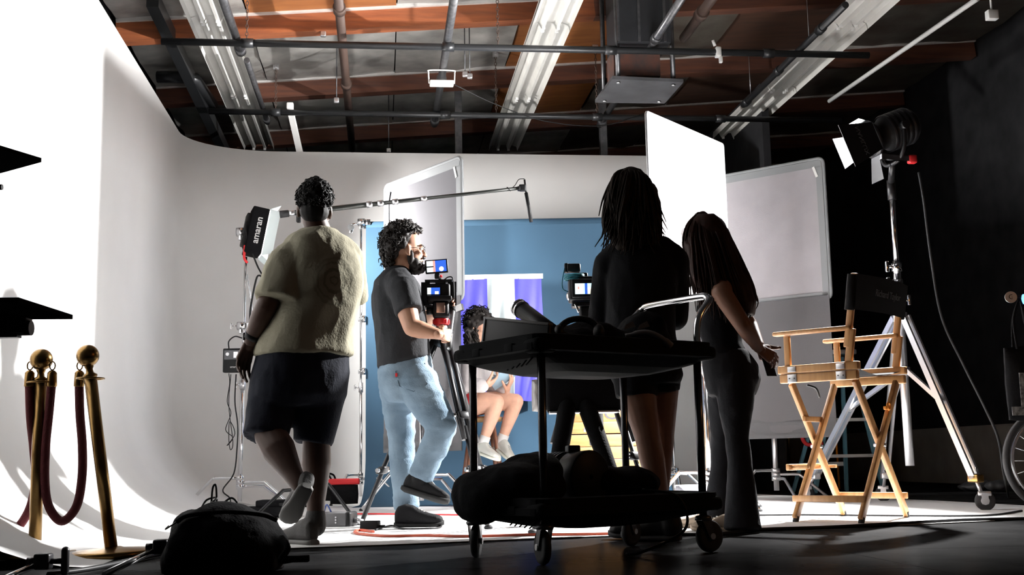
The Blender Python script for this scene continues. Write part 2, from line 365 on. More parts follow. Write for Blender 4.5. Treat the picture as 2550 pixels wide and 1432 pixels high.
# grey flags on their stands (square top, floppy apron hanging below)
def floppy(name, label, a, bq, zt, h1, zb, seed, fm='flag'):
    t = thing(name, label, 'flag', (a + bq) / 2); u = (bq - a).normalized(); nrm = V((u.y, -u.x, 0)).normalized()
    if nrm.dot(HX) > 0: nrm = -nrm
    sheet(a + u * .012, bq - u * .012, zt - h1 + .012, zt - .012, 'flag_cloth', fm, t, seed=seed, wav=.01)
    frame_tube(a, bq, zt - h1, zt, 0.014, t, 'flagedge', .05)
    for q0, q1, z0, z1 in ((a + u * .02, bq - u * .02, zt - .075, zt - .015), (a + u * .015, a + u * .07, zt - h1 + .02, zt - .07), (bq - u * .07, bq - u * .015, zt - h1 + .02, zt - .07), (a + u * .02, bq - u * .02, zt - h1 + .015, zt - h1 + .06)):
        sheet(q0, q1, z0, z1, 'border_tape', 'flagedge', t, off=nrm * .008, wav=0, nu=2, nv=2)
    for c, s in ((a + u * .06, 1), (bq - u * .06, -1)):
        q = c + V((0, 0, zt - .07)) + nrm * .012
        MB().bar(q - V((0, 0, .09)), q + u * s * .03, .022, .004, nrm).build('corner_tab', 'whitepaint', t)
    sheet(a + u * .01, bq - u * .0, zb, zt - h1 + .03, 'apron', 'flagmid', t, off=nrm * .02, wav=.03, seed=seed + 5)
    sheet(a + u * .01, bq - u * .0, zb, zb + .16, 'apron_hem', 'flagdark', t, off=nrm * .024, wav=.03, seed=seed + 5)
    return t, u, nrm
A1 = P(1153, 700, 8.9); B1 = P(960, 700, 9.85); A1.z = 0; B1.z = 0
f1, u1, n1 = floppy('floppy_flag', 'grey floppy flag in a metal frame behind the man at the camera', A1, B1, P(1152, 389, 8.9).z, 1.13, P(1160, 1122, 8.9).z, 1, 'flagpale')
MB().bar(A1 + V((0, 0, P(1155, 765, 8.9).z)) - u1 * .02 + n1 * .02, A1 + u1 * .35 + n1 * .16 + V((0, 0, P(1090, 800, 9).z)), .03, .05).build('grip_arm', 'chrome', f1)
st1 = A1 + u1 * .5 - n1 * -.22; st1 = V((P(1048, 900, 9.15).x, P(1048, 900, 9.15).y, 0))
A2 = P(2068, 700, 9.55); B2 = P(1770, 700, 10.25); A2.z = 0; B2.z = 0
f2, u2, n2 = floppy('floppy_flag', 'grey floppy flag beside the glowing frame, behind the wooden chair', A2, B2, P(2055, 392, 9.55).z, 1.20, P(2080, 1088, 9.55).z, 3)
# ================================================================ overhead: pipes, light rows, duct
def pipe(name, a, bq, r, mt, label, cat='pipe', group=None, couplings=(), chains=()):
    a = V(a); bq = V(bq); t = thing(name, label, cat, (a + bq) / 2, group)
    MB().cyl(a, bq, r, n=14).build('tube', mt, t)
    d = (bq - a).normalized()
    for s in couplings:
        c = a + (bq - a) * s
        MB().cyl(c - d * .05, c + d * .05, r * 1.35, n=14).build('coupling', mt, t)
    for s in chains:
        c = a + (bq - a) * s; z1 = roofz(c.x) + .12; n_ = int((z1 - c.z) / .034); b = MB()
        for k in range(n_):
            p = c + V((0, 0, r + .017 + k * .034)); w = .011; ax = V((1, 0, 0)) if k % 2 else V((0, 1, 0))
            b.tube([p + ax * w * math.cos(q) + V((0, 0, .021 * math.sin(q))) for q in [2 * PI * j / 8 for j in range(8)]], .0035, 5, closed=True)
        b.build('chain', 'pipebrown', t)
        MB().box(V((c.x, c.y, z1 + .03)), (.06, .02, .07)).box(V((c.x, c.y - .018, z1 + .03)), (.02, .02, .03)).build('joist_bracket', 'alu', t)
ZP = 3.90
pipe('grid_pipe', (-1.83, 9.64, ZP), (4.35, 9.60, ZP), .030, 'pipeblk', 'nearer of the two long black pipes crossing under the roof', couplings=(.115, .39, .62, .85), chains=(.114, .46))
pipe('grid_pipe', (-1.72, 11.62, ZP), (4.9, 11.60, ZP), .030, 'pipeblk', 'farther long black pipe crossing just above the cyclorama top', couplings=(.1, .36, .6, .8), chains=(.1, .44, .6))
def ypipe(p0, p1, z, r, mt, label, **k):
    a = G(*p0, z); c = G(*p1, z); x = (a.x + c.x) / 2
    pipe('hanging_pipe' if 'brown' not in label else 'sprinkler_pipe', V((x, max(a.y - .3, 7.0) if p0[1] <= 2 else a.y, z)), V((x, c.y, z)), r, mt, label, **k)
ypipe((558, 0), (598, 128), 3.97, .036, 'pipegrey', 'short grey pipe end crossing the nearer pipe beside the left light row', couplings=(.97,))
ypipe((612, 150), (668, 305), 3.97, .028, 'pipegrey', 'slim dark pipe running away along the left light row', couplings=(.95,))
ypipe((1128, 0), (1083, 310), 3.97, .036, 'pipegrey', 'grey pipe running away above the boom microphone', couplings=(.6, .96))
ypipe((1690, 0), (1497, 312), 3.97, .034, 'pipegrey', 'grey pipe running away past the hanging black platform', couplings=(.3, .96))
ypipe((2112, 12), (1846, 262), 3.97, .030, 'pipeblk', 'thin black pipe running along the right light row', couplings=(.2, .6, .96))
ypipe((845, 0), (876, 372), 4.12, .040, 'pipebrown', 'brown sprinkler pipe left of centre under the roof', couplings=(.1, .5))
ypipe((1785, 0), (1690, 95), 4.2, .045, 'pipebrown', 'brown sprinkler pipe right of the hanging black box', couplings=(.5,))
# light rows: bent white reflectors
def light_row(x, w, y0, y1, z, label, n=3, dirt=False):
    t = thing('light_row', label, 'ceiling light', V((x, (y0 + y1) / 2, z)), 'unlit white reflector rows under the roof')
    q = [(-.5, .0), (-.47, .055), (-.30, .075), (-.22, .02), (-.15, .02), (-.10, .075), (.10, .075), (.15, .02), (.22, .02), (.30, .075), (.47, .055), (.5, .0)]
    L = (y1 - y0) / n
    for k in range(n):
        a = y0 + k * L + .004; c = y0 + (k + 1) * L - .004
        b = MB(); vs = []
        for yy in (a, c): vs += [V((x + u * w, yy, z + h)) for u, h in q]
        m_ = len(q); b.add(vs, [(i, i + 1, m_ + i + 1, m_ + i) for i in range(m_ - 1)], False)
        vs2 = [v + V((0, 0, .03)) for v in vs]; b.add(vs2, [(i, i + 1, m_ + i + 1, m_ + i) for i in range(m_ - 1)], False)
        b.build('reflector', 'fixwhite', t, fix=False)
        MB().box(V((x, (a + c) / 2, z + .13)), (w * .35, c - a - .02, .08)).build('ballast_housing', 'fixwhite', t)
        for e in (a + .03, c - .03):
            for s in (-1, 1): MB().box(V((x + s * w * .185, e, z + .015)), (.03, .02, .04), bev=.004).build('lamp_holder', 'whitepaint', t)
        MB().cyl(V((x, (a + c) / 2, z + .17)), V((x, (a + c) / 2, roofz(x) + .3)), .004, n=6).build('hanger_wire', 'alu', t)
light_row(-1.43, .345, 7.6, 13.7, 4.06, 'white trough light row on the left, above the cyclorama corner')
light_row(1.47, .345, 7.6, 13.6, 4.06, 'white trough light row in the middle, right of the boom microphone')
light_row(4.07, .375, 7.6, 12.95, 4.06, 'white trough light row on the right, ending behind the glowing frame')
# hanging black box, hung by rods, with the plate under it
cA = [G(1525, 197, 3.62), G(1702, 205, 3.62), G(1655, 258, 3.62), G(1482, 256, 3.62)]
ctr = sum(cA, V()) / 4
t = thing('hanging_platform', 'black plate on rods with a black duct box above it, right of the middle lights', 'duct', ctr)
MB().prism(cA, V((0, 0, .03))).build('plate', mat('plate_dark', (.055, .055, .06), .55, .3, var=.3, vscale=5), t)
for k, c in enumerate(cA):
    i = c + (ctr - c) * .22
    MB().cyl(i - V((0, 0, .012)), i + V((0, 0, .0)), .016, n=8).build('bolt', 'alu', t)
    MB().cyl(i, i + V((0, 0, 1.0)), .022, n=10).build('rod', 'pipegrey', t)
dc = (P(1588, 60, 10.0)); zb_ = P(1588, 128, 10.0).z
MB().box(V((dc.x, dc.y, zb_ + .5)), (.47, .5, 1.0)).build('duct_box', mat('duct_black', (.016, .017, .02), .6, .2, var=.3), t)
for xx in (-.235, -.05, .18): MB().box(V((dc.x + xx, dc.y - .258, zb_ + .5)), (.022, .016, 1.0)).build('seam', 'pipegrey', t)
MB().box(V((dc.x - .03, dc.y + .1, zb_ - .12)), (.42, .3, .24)).build('duct_collar', mat('rusty', (.11, .04, .025), .8, col2=(.04, .03, .028), vscale=10), t)
# flood lamp clipped to the grey pipe
fp = P(1100, 208, 10.3)
t = thing('flood_lamp', 'small white flood lamp with wire yoke clipped to the grey pipe', 'flood lamp', fp)
MB().box(fp, (.22, .12, .035), bev=.008).build('lamp_body', 'fixwhite', t)
MB().tube(bez([fp + V((-.115, 0, .0)), fp + V((-.12, 0, .10)), fp + V((-.105, 0, .125)), fp + V((.105, 0, .125)), fp + V((.12, 0, .10)), fp + V((.115, 0, 0))], 5), .007, 6).build('yoke', 'whitepaint', t)
MB().tube(bez([fp + V((.1, 0, 0)), fp + V((.5, .2, -.12)), fp + V((1.0, .4, -.22)), fp + V((1.6, .6, -.2)), fp + V((2.1, .8, 0))], 6), .005, 5).build('cable', 'black', t)
# white post hung off the far pipe, white pipe clamp, white conduit, junction box, wires
a = V((G(722, 278, 3.9).x, 11.62, 3.93))
t = thing('white_post', 'white painted post hooked on the far pipe above the wall', 'post', a)
MB().bar(a, a + V((.12, .35, -.55)), .06, .03).build('post', 'whitepaint', t); MB().box(a + V((0, -.02, .03)), (.07, .07, .07), bev=.012).build('hook', 'whitepaint', t)
a = V((G(1788, 130, 3.9).x, 9.61, 3.90))
t = thing('pipe_clamp', 'white pipe clamp on the black pipe by the right light row', 'clamp', a)
MB().box(a, (.05, .07, .09), bev=.01).build('jaw', 'whitepaint', t); MB().cyl(a + V((-.03, -.02, .05)), a + V((-.05, -.03, .10)), .014, n=8).build('handle', 'whitepaint', t); MB().box(a + V((.02, -.01, -.07)), (.03, .04, .06), bev=.008).build('hook', 'whitepaint', t)
a = G(2065, 252, 4.05); c = G(2435, -4, 4.05)
tag(MB().cyl(a, c, .022, n=8).build('conduit', 'whitepaint'), 'thin white conduit running along the black right side under the roof', 'conduit')
a = P(2470, 38, 8.6)
t = thing('junction_box', 'small white junction box hanging from a rod at the top right', 'junction box', a)
MB().box(a, (.085, .06, .075), bev=.006).build('box', 'whitepaint', t); MB().cyl(a + V((0, 0, .03)), a + V((0, 0, .5)), .008, n=6).build('rod', 'whitepaint', t)
tag(MB().tube([P(405, 192, 11.0) + V((-.05, 0, 0)), P(470, 192, 11.0), P(485, 196, 11.0), P(530, 262, 11.9)], .06, 10).build('elbow_pipe', 'pipeblk'), 'thick black elbow pipe on the wall above the cyclorama corner', 'pipe')
tag(MB().bar(P(380, 0, 9.3), P(560, 378, 13.2), .10, .12).build('steel_ledger', 'pipeblk'), 'long black ledger beam along the top of the left wall', 'beam')
for k, (x0, y0, x1, y1, d) in enumerate([(800, 0, 805, 85, 10.2), (960, 285, 968, 375, 12.5), (1165, 75, 1158, 185, 10.6), (1190, 0, 1170, 190, 10.6), (835, 120, 838, 250, 11.0)]):
    t = thing('drop_wire', ['drop wire with grey box left of centre', 'thin drop wire above the grey flag', 'drop wire with a small pulley near the flood lamp', 'drop wire ending in a white plug near the flood lamp', 'drop wire beside the brown sprinkler pipe'][k], 'wire', P(x1, y1, d))
    a = P(x0, y0, d); a = V((P(x1, y1, d).x, a.y, roofz(a.x) + .25)); c = P(x1, y1, d)
    MB().cyl(a, c, .006, n=6).build('wire', 'pipegrey', t); MB().box(c, (.05, .04, .05), bev=.008).build('end_fitting', 'alu', t)
for k, (x, lab) in enumerate([(1142, 'black steel strut behind the wall, left of the middle light row'), (1503, 'black steel strut behind the wall, under the hanging platform')]):
    a = P(x, 378, 12.4); tag(MB().box(V((a.x, a.y, 4.0)), (.075, .075, 1.0)).build('steel_strut', 'pipegrey'), lab, 'strut')
# ================================================================ grip gear
def pts(*a): return [P(*q) for q in a]
def grip_head(p, t, s=1.0, ax=V((1, 0, 0))):
    g = MB(); g.cyl(p - ax * .03 * s, p + ax * .03 * s, .032 * s, n=14); g.box(p + V((0, 0, -.035 * s)), (.035 * s, .035 * s, .05 * s), bev=.006)
    o = g.build('grip_head', 'chrome', t)
    MB().bar(p + ax * .03 * s, p + ax * .075 * s, .014 * s, .05 * s, bev=.004).build('t_handle', 'chrome', o)
    return o
def knob(p, d, t, s=1.0, mt='chrome'):
    d = V(d).normalized(); MB().cyl(p, p + d * .045 * s, .007 * s, n=8).box(p + d * .055 * s, (.016 * s, .016 * s, .055 * s), bev=.005).build('knob', mt, t)
def c_stand(name, label, base, h, angs, mt='chrome', hs=(.55, 1.0), r=.016, leg_r=.48, z_leg=.26, top=None, group=None):
    """turtle-base stand: legs leave the column level, then bend down to the floor"""
    t = thing(name, label, 'stand', base, group); base = V((base.x, base.y, 0)); top = top or base + V((0, 0, h))
    u = (top - base)
    MB().cyl(base + u * (.07 / h), base + u * hs[0], r * 1.12, n=14).build('column', mt, t)
    MB().cyl(base + u * hs[0], base + u * hs[1], r * .8, n=12).build('riser', mt, t)
    MB().cyl(base + u * (hs[0] - .03), base + u * (hs[0] + .005), r * 1.7, n=12).build('collar', 'alu', t)
    knob(base + u * (hs[0] - .012), R0 * -1 + HX * -.3, t)
    for k, a in enumerate(angs):
        d = (R0 * math.cos(a) + HX * math.sin(a)); z = z_leg - k * .035
        c = base + V((0, 0, z))
        MB().tube(bez([c + d * .02, c + d * leg_r * .42, c + d * leg_r * .52 + V((0, 0, -.02)), c + d * leg_r + V((0, 0, -z + .012))], 5), .0125, 10).build('leg', mt, t)
        MB().cyl(c + V((0, 0, -.018)), c + V((0, 0, .018)), r * 1.9, n=12).build('leg_hub', mt, t)
        MB().ell(c + d * leg_r + V((0, 0, -z + .012)), .015).build('rubber_foot', 'rubber', t)
    return t
def cable(name, label, pts_, r=.006, mt='black', n=8, cat='cable', group=None):
    return tag(MB().tube(bez(pts_, n), r, 6).build(name, mt), label, cat, group)
# ---- left stand with the boxy soft light
bs = W(-2.28, 9.75, 0)
bs = P(597, 1225, 9.75); bs.z = 0
tp = P(612, 640, 9.75)
cs = c_stand('light_stand', 'chrome stand with bent legs carrying the boxy soft light', bs, tp.z, (PI * .97, -.25, .75), top=tp, hs=(.50, 1.0))
g2 = P(600, 578, 9.72)
MB().cyl(g2 + V((0, 0, -.02)), P(640, 850, 9.7), .008, n=8).build('grip_arm', 'chrome', cs)
grip_head(g2, cs, 1.2, R0); grip_head(P(601, 812, 9.72), cs, 1.1, R0); knob(P(592, 812, 9.7), -R0, cs)
# boxy soft light: black shell, white lip flaps, glowing face
ax_n = (R0 * .93 + HX * .32 - V((0, 0, .18))).normalized()          # where it shines
ax_u = (V((0, 0, 1)) + ax_n * .18 + R0 * .06).normalized(); ax_s = ax_n.cross(ax_u).normalized(); ax_u = ax_s.cross(ax_n).normalized()
lc = P(643, 580, 9.72)
t = thing('soft_light', 'black boxy soft light with white lettering, shining towards the seated woman', 'lamp', lc)
MB().box(lc - ax_n * .02, (.24, .14, .40), (ax_s, ax_n, ax_u), .012).build('shell', 'fabricblk', t)
MB().box(lc - ax_n * .10, (.16, .05, .28), (ax_s, ax_n, ax_u), .012).build('back_housing', 'black', t)
M['glow'] = mat('glow_panel', (1, 1, 1), .5, emit=(1, .98, .95), estr=9)
MB().box(lc + ax_n * .053, (.215, .006, .375), (ax_s, ax_n, ax_u)).build('light_panel', 'glow', t)
M['flap'] = cloth_trans('white_flap', (.85, .9, .9), .35)
for s, (du, ds) in enumerate((((1, 0)), ((-1, 0)), (0, 1), (0, -1))):
    o = lc + ax_n * .055 + ax_u * du * .20 + ax_s * ds * .12
    e = o + ax_n * .08 + ax_u * du * .05 + ax_s * ds * .05
    ww = ax_s * .12 if du else ax_u * .20
    MB().prism([o - ww, o + ww, e + ww * .9, e - ww * .9], (ax_u * du + ax_s * ds) * .004).build('flap', 'flap', t)
text('amaran', .078, lc - ax_n * .02 - ax_s * .1215 * (1 if ax_s.dot(HX) > 0 else -1), ax_u, -ax_n, 'whitepaint', t, bold=.0012)
light('soft_light_lamp', 'AREA', lc + ax_n * .10, lc + ax_n * 2, 115, (1, .98, .95), shape='RECTANGLE', size=.22, size_y=.38, spread=math.radians(128)).parent = None
MB().tube(bez(pts((628, 530, 9.68), (612, 560, 9.6), (618, 600, 9.6), (640, 660, 9.65), (655, 690, 9.65), (640, 690, 9.66), (625, 760, 9.66), (622, 800, 9.68)), 6), .008, 6).build('power_cable', 'black', t)
MB().tube(bez(pts((612, 600, 9.64), (608, 640, 9.62), (616, 655, 9.63)), 6), .012, 6).build('red_strap', 'red', t)
# control box hung on the column
pc = P(580, 898, 9.65)
t = thing('control_box', 'black control box with a small panel hanging on the light stand', 'control box', pc)
MB().box(pc, (.155, .06, .20), (R0, HX, V((0, 0, 1))), .008).build('box', 'black', t)
MB().box(pc + HX * -.032 + V((-.0, 0, .045)), (.13, .004, .075), (R0, HX, V((0, 0, 1)))).build('panel', mat('panel_grey', (.10, .10, .11), .4), t)
MB().cyl(pc + HX * -.033 + R0 * -.035 + V((0, 0, .05)), pc + HX * -.05 + R0 * -.035 + V((0, 0, .05)), .014, n=12).build('dial', 'alu', t)
MB().box(pc + HX * -.033 + R0 * .03 + V((0, 0, .045)), (.035, .004, .05), (R0, HX, V((0, 0, 1)))).build('button_row', 'alu', t)
text('amaran', .024, pc + HX * -.0315 + R0 * .02 + V((0, 0, -.055)), R0, V((0, 0, 1)), 'whitepaint', t)
MB().tube(bez(pts((570, 868, 9.63), (570, 850, 9.63), (585, 838, 9.63), (603, 842, 9.66)), 6), .006, 6).build('cable', 'black', t)
MB().tube(bez(pts((570, 930, 9.63), (572, 955, 9.62), (566, 1000, 9.62), (575, 1030, 9.62), (562, 1070, 9.62), (580, 1090, 9.62), (565, 1110, 9.62), (585, 1080, 9.62), (572, 1050, 9.62), (570, 1095, 9.62), (574, 1120, 9.62), (580, 1100, 9.62), (570, 1010, 9.62), (575, 932, 9.62)), 6), .0035, 5).build('tangled_cable', 'black', t)
MB().tube(bez(pts((588, 932, 9.63), (585, 1000, 9.62), (592, 1060, 9.62), (590, 1120, 9.6), (582, 1180, 9.58), (555, 1220, 9.5), (572, 1240, 9.4), (575, 1262, 9.3)), 6), .006, 6).build('mains_cable', 'black', t)
# ---- backdrop paper on its stand
t = thing('paper_backdrop', 'blue seamless paper backdrop sweeping down on to the floor', 'backdrop', W(0, 10.3, 0))
DB = 10.6; xl = (912 - 1275) / F * DB; xl = P(912, 700, DB).dot(R0); xr_ = xl + 2.72; zr = P(912, 563, DB).z
M['blue'] = mat('blue_paper', (0.025, 0.057, 0.093), 0.85, spec=0.2, var=0.03, vscale=2, bump=.05, bscale=5)
M['blue'].node_tree.nodes['Principled BSDF'].inputs['Roughness'].default_value = .85
secp = [(DB - .02, zr), (DB - .03, 1.9), (DB - .03, 1.2), (DB - .04, .7)] + [(DB - .04 - .45 + .45 * math.cos(a), .45 - .45 * math.sin(a) + .008) for a in [PI / 2 * k / 10 for k in range(0, 11)]] + [(9.66, .008)]
b = MB(); vs = []
for x in [xl + (xr_ - xl) * k / 8 for k in range(9)]: vs += [W(x, d, z) for d, z in secp]
q = len(secp); fs = [(i * q + k, i * q + k + 1, (i + 1) * q + k + 1, (i + 1) * q + k) for i in range(8) for k in range(q - 1)]
b.add(vs, fs, True); b.build('paper', 'blue', t, fix=False)
MB().cyl(W(xl, DB + .02, zr), W(xr_, DB + .02, zr), .045, n=20).build('roll', 'blue', t)
MB().cyl(W(xl - .06, DB + .02, zr), W(xr_ + .06, DB + .02, zr), .02, n=12).build('core_tube', 'alu', t)
sb_ = W(xl - .045, DB - .02, 0)
t = c_stand('backdrop_stand', 'slim chrome stand holding up the left end of the blue paper', sb_, zr + .02, (PI * 1.35, -.45, PI * .6), hs=(.42, 1.0), r=.012, leg_r=.45)
grip_head(W(xl - .04, DB - .03, zr + .03), t, 1.1, R0); grip_head(W(xl - .13, DB - .08, zr - .03), t, .9, HX)
MB().cyl(W(xl - .04, DB - .03, zr + .02), W(xl - .14, DB - .08, zr + .0), .01, n=8).build('grip_arm', 'chrome', t)
for y in (795, 925): p = P(906, y, DB - .04); MB().cyl(p - V((0, 0, .03)), p + V((0, 0, .03)), .021, n=10).build('collar', 'chrome', t); knob(p, -R0, t, .8)
sb2 = W(xr_ + .045, DB - .02, 0)
c_stand('backdrop_stand', 'slim chrome stand at the right end of the blue paper, behind the tall woman', sb2, zr + .02, (PI * 1.5, .3, PI * .8), hs=(.42, 1.0), r=.012, leg_r=.45)
# sandbag, red and black, on the stand leg
sp = P(857, 1222, 9.9); zt0 = 0.016
t = thing('sandbag', 'black sandbag with bright red handle strip beside the backdrop stand', 'sandbag', V((sp.x, sp.y, 0)))
def pillow(c, ax, size, name, mt, parent, seed=0, fl=.35):
    x, y, z = ax; a, b_, h = size
    def fn(u, v, sgn):
        uu = 2 * u - 1; vv = 2 * v - 1; k = (1 - abs(uu) ** 3) * (1 - abs(vv) ** 3)
        th = b_ / 2 * (.25 + .75 * k) + .006 * noise.noise(V((u * 5, v * 5, seed)))
        return V(c) + x * a / 2 * uu * (1 - .05 * abs(vv)) + z * h / 2 * vv * (1 - .05 * abs(uu)) + y * th * sgn
    b = MB(); b.grid(lambda u, v: fn(u, v, 1), 12, 12); b.grid(lambda u, v: fn(u, v, -1), 12, 12)
    b.add([fn(u, v, s) for (u, v) in [(i / 12, 0) for i in range(13)] for s in (1, -1)], [(2 * i, 2 * i + 2, 2 * i + 3, 2 * i + 1) for i in range(12)])
    b.add([fn(u, v, s) for (u, v) in [(i / 12, 1) for i in range(13)] for s in (1, -1)], [(2 * i, 2 * i + 2, 2 * i + 3, 2 * i + 1) for i in range(12)])
    b.add([fn(u, v, s) for (u, v) in [(0, i / 12) for i in range(13)] for s in (1, -1)], [(2 * i, 2 * i + 2, 2 * i + 3, 2 * i + 1) for i in range(12)])
    b.add([fn(u, v, s) for (u, v) in [(1, i / 12) for i in range(13)] for s in (1, -1)], [(2 * i, 2 * i + 2, 2 * i + 3, 2 * i + 1) for i in range(12)])
    return b.build(name, mt, parent)
VZ = V((0, 0, 1))
c0 = P(857, 1228, 9.9); pillow(c0 + V((0, 0, -.01)), (R0, HX, VZ), (.24, .08, .165), 'bag', 'fabricblk', t, 1); pillow(c0 - R0 * .10 + HX * .07 + V((0, 0, 0)), (R0, HX, VZ), (.16, .07, .13), 'bag', 'fabricblk', t, 2)
MB().box(c0 + V((0, 0, .095)), (.26, .05, .05), (R0, HX, VZ), .012).build('handle_strip', 'red', t)
MB().tube(bez([c0 - R0 * .10 + V((0, 0, .1)), c0 - R0 * .13 + V((0, 0, .16)), c0 - R0 * .09 + V((0, .02, .15)), c0 - R0 * .07 + V((0, .03, .10))], 6), .008, 6).build('strap', 'fabricblk', t)
# stands for the frame and flags
t = c_stand('frame_stand', 'chrome stand under the glowing diffusion frame behind the long-haired woman', fs_, 2.0, (PI * .8, -1.0, .6), hs=(.5, .98), r=.018)
grip_head(fs_ + V((0, 0, 1.98)), t, 1.2, R0)
uf = ((FRA + FRB) / 2 - fs_); MB().cyl(fs_ + V((0, 0, 1.98)), V((FRB.x, FRB.y, 1.98)) - ua * .05, .009, n=8).build('grip_arm', 'chrome', t)
t = c_stand('flag_stand', 'chrome stand with bent legs behind the man in jeans, holding the left grey flag', st1, 1.62, (PI * 1.12, -.32, .9), hs=(.5, 1.0), r=.016, z_leg=.30)
grip_head(st1 + V((0, 0, 1.6)), t, 1.2, R0)
MB().cyl(st1 + V((0, 0, 1.6)), A1 + u1 * .4 + V((0, 0, 1.62)), .009, n=8).build('grip_arm', 'chrome', t)
st2 = P(1935, 1235, 10.1); st2.z = 0
t = c_stand('flag_stand', 'pale steel stand under the right grey flag, left of the wooden chair', st2, 1.75, (PI * 1.1, -.2, PI * 1.55), mt='alu', hs=(.5, 1.0), r=.02, leg_r=.42, z_leg=.24)
p_ = P(1658, 1150, 10.2); p_.z = 0
c_stand('grip_stand', 'thin chrome stand behind the legs of the tall woman', p_, P(1655, 850, 10.2).z, (PI * .5, -.3, PI * 1.2), hs=(.5, 1.0), r=.013, leg_r=.4)
sp = P(1722, 1208, 8.3); t = thing('sandbag', 'pale grey sandbag on the foot of the frame stand', 'sandbag', V((sp.x, sp.y, 0)))
pillow(V((sp.x, sp.y, .09)), (R0, HX, VZ), (.24, .12, .16), 'bag', mat('grey_bag', (.25, .25, .28), .8, bump=.6, bscale=25), t, 4)
MB().bar(V((sp.x, sp.y, .165)) - R0 * .12, V((sp.x, sp.y, .165)) + R0 * .12, .03, .02, bev=.005).build('strap', 'whitepaint', t)
# ---- big roller stand with the bright fixture
wA = G(2455, 1272); wB = G(2010, 1248)
mc = P(2262, 1100, 8.05); mc.z = 0
topz = P(2222, 470, 8.05).z
rs = thing('roller_stand', 'tall rolling steel stand carrying the big lamp, behind the wooden chair', 'stand', mc)
MB().cyl(mc + V((0, 0, P(2262, 1160, 8.05).z)), mc + V((0, 0, 1.35)), .030, n=16).build('column', 'alu', rs)
MB().cyl(mc + V((0, 0, 1.3)), mc + V((0, 0, P(2236, 650, 8.05).z)), .026, n=16).build('middle_riser', 'chrome', rs)
MB().cyl(mc + V((0, 0, P(2236, 660, 8.05).z)), mc + V((0, 0, topz)), .018, n=16).build('top_riser', 'chrome', rs)
for y, x in ((665, 2236), (705, 2236), (748, 2236)):
    p = mc + V((0, 0, P(x, y, 8.05).z)); MB().cyl(p - V((0, 0, .03)), p + V((0, 0, .025)), .036, n=14).build('collar', 'chrome', rs); knob(p, -R0 - HX * .3, rs, 1.4)
knob(mc + V((0, 0, P(2236, 748, 8.05).z)), R0, rs, 1.3)
hub_z = P(2265, 925, 8.05).z; top_leg = P(2255, 940, 8.05).z + .42
MB().cyl(mc + V((0, 0, hub_z - .03)), mc + V((0, 0, hub_z + .03)), .045, n=14).build('spreader_hub', 'alu', rs)
MB().cyl(mc + V((0, 0, top_leg - .03)), mc + V((0, 0, top_leg + .03)), .05, n=14).build('leg_hub', 'alu', rs)
wC = mc * 3 - wA - wB; wC = mc + (mc - (wA + wB) / 2).normalized() * 1.0; wC.z = 0
for k, wq in enumerate((wA, wB, mc + (R0 * .15 + HX * 1.1))):
    d = (wq - mc); d.z = 0; hi = mc + V((0, 0, top_leg)) + d.normalized() * .05; lo = mc + d * .90 + V((0, 0, .20))
    side = d.normalized().cross(VZ) * .022
    MB().bar(hi + side, lo + side, .016, .045).bar(hi - side, lo - side, .016, .045).build('leg', 'alu', rs)
    md = hi + (lo - hi) * .55
    MB().bar(mc + V((0, 0, hub_z)) + d.normalized() * .04, md, .022, .030).build('spreader', 'alu', rs)
    MB().box(lo, (.06, .09, .05), (d.normalized().cross(VZ), d.normalized(), VZ), .008).build('leg_end', 'brass' if k == 0 else 'alu', rs)
    wc_ = mc + d * 1.0 + V((0, 0, .062)); sd = (HX * .8 + R0 * .25).normalized() if k != 1 else HX
    cs_ = MB(); cs_.cyl(wc_ + VZ * .055 + d.normalized() * -.03, lo, .012, n=8); cs_.box(wc_ + VZ * .045, (.05, .08, .03), (sd, sd.cross(VZ), VZ), .006)
    for s in (-1, 1): cs_.box(wc_ + sd * s * .024 + VZ * .015, (.006, .04, .07), (sd, sd.cross(VZ), VZ))
    o = cs_.build('caster_fork', 'alu', rs)
    MB().lathe([(.008, -.018), (.05, -.018), (.0615, -.012), (.0615, .012), (.05, .018), (.008, .018)], wc_, sd, 24).build('caster_wheel', 'rubber', o)
    MB().cyl(wc_ - sd * .02, wc_ + sd * .02, .026, n=12).build('wheel_hub', 'alu', o)
    knob(lo, VZ + d.normalized() * .2, rs, .9)
# ---- the fixture
n_ = (AIM - FIX).normalized(); s_ = n_.cross(VZ).normalized(); u_ = s_.cross(n_).normalized()
fc = FIX - n_ * .02
lt = thing('stage_lamp', 'large black stage lamp with barn doors high on the rolling stand', 'lamp', fc)
MB().lathe([(.02, -.36), (.10, -.36), (.125, -.33), (.125, -.14), (.10, -.12), (.10, -.05), (.115, -.04), (.115, 0), (.085, .0), (.08, -.02)], fc, n_, 28).build('housing', 'black', lt)
for k in range(5): MB().lathe([(.127, -.32 + k * .04), (.134, -.31 + k * .04), (.134, -.30 + k * .04), (.127, -.29 + k * .04)], fc, n_, 28).build('cooling_fin', 'blackm', lt)
M['lamp_face'] = mat('lamp_face', (1, 1, 1), .3, emit=(1, .98, .95), estr=40)
MB().cyl(fc - n_ * .06, fc - n_ * .055, .07, n=24).build('light_engine', 'lamp_face', lt)
MB().lathe([(.115, -.03), (.135, -.02), (.135, .0), (.115, .005)], fc, n_, 28).build('front_ring', 'blackm', lt)
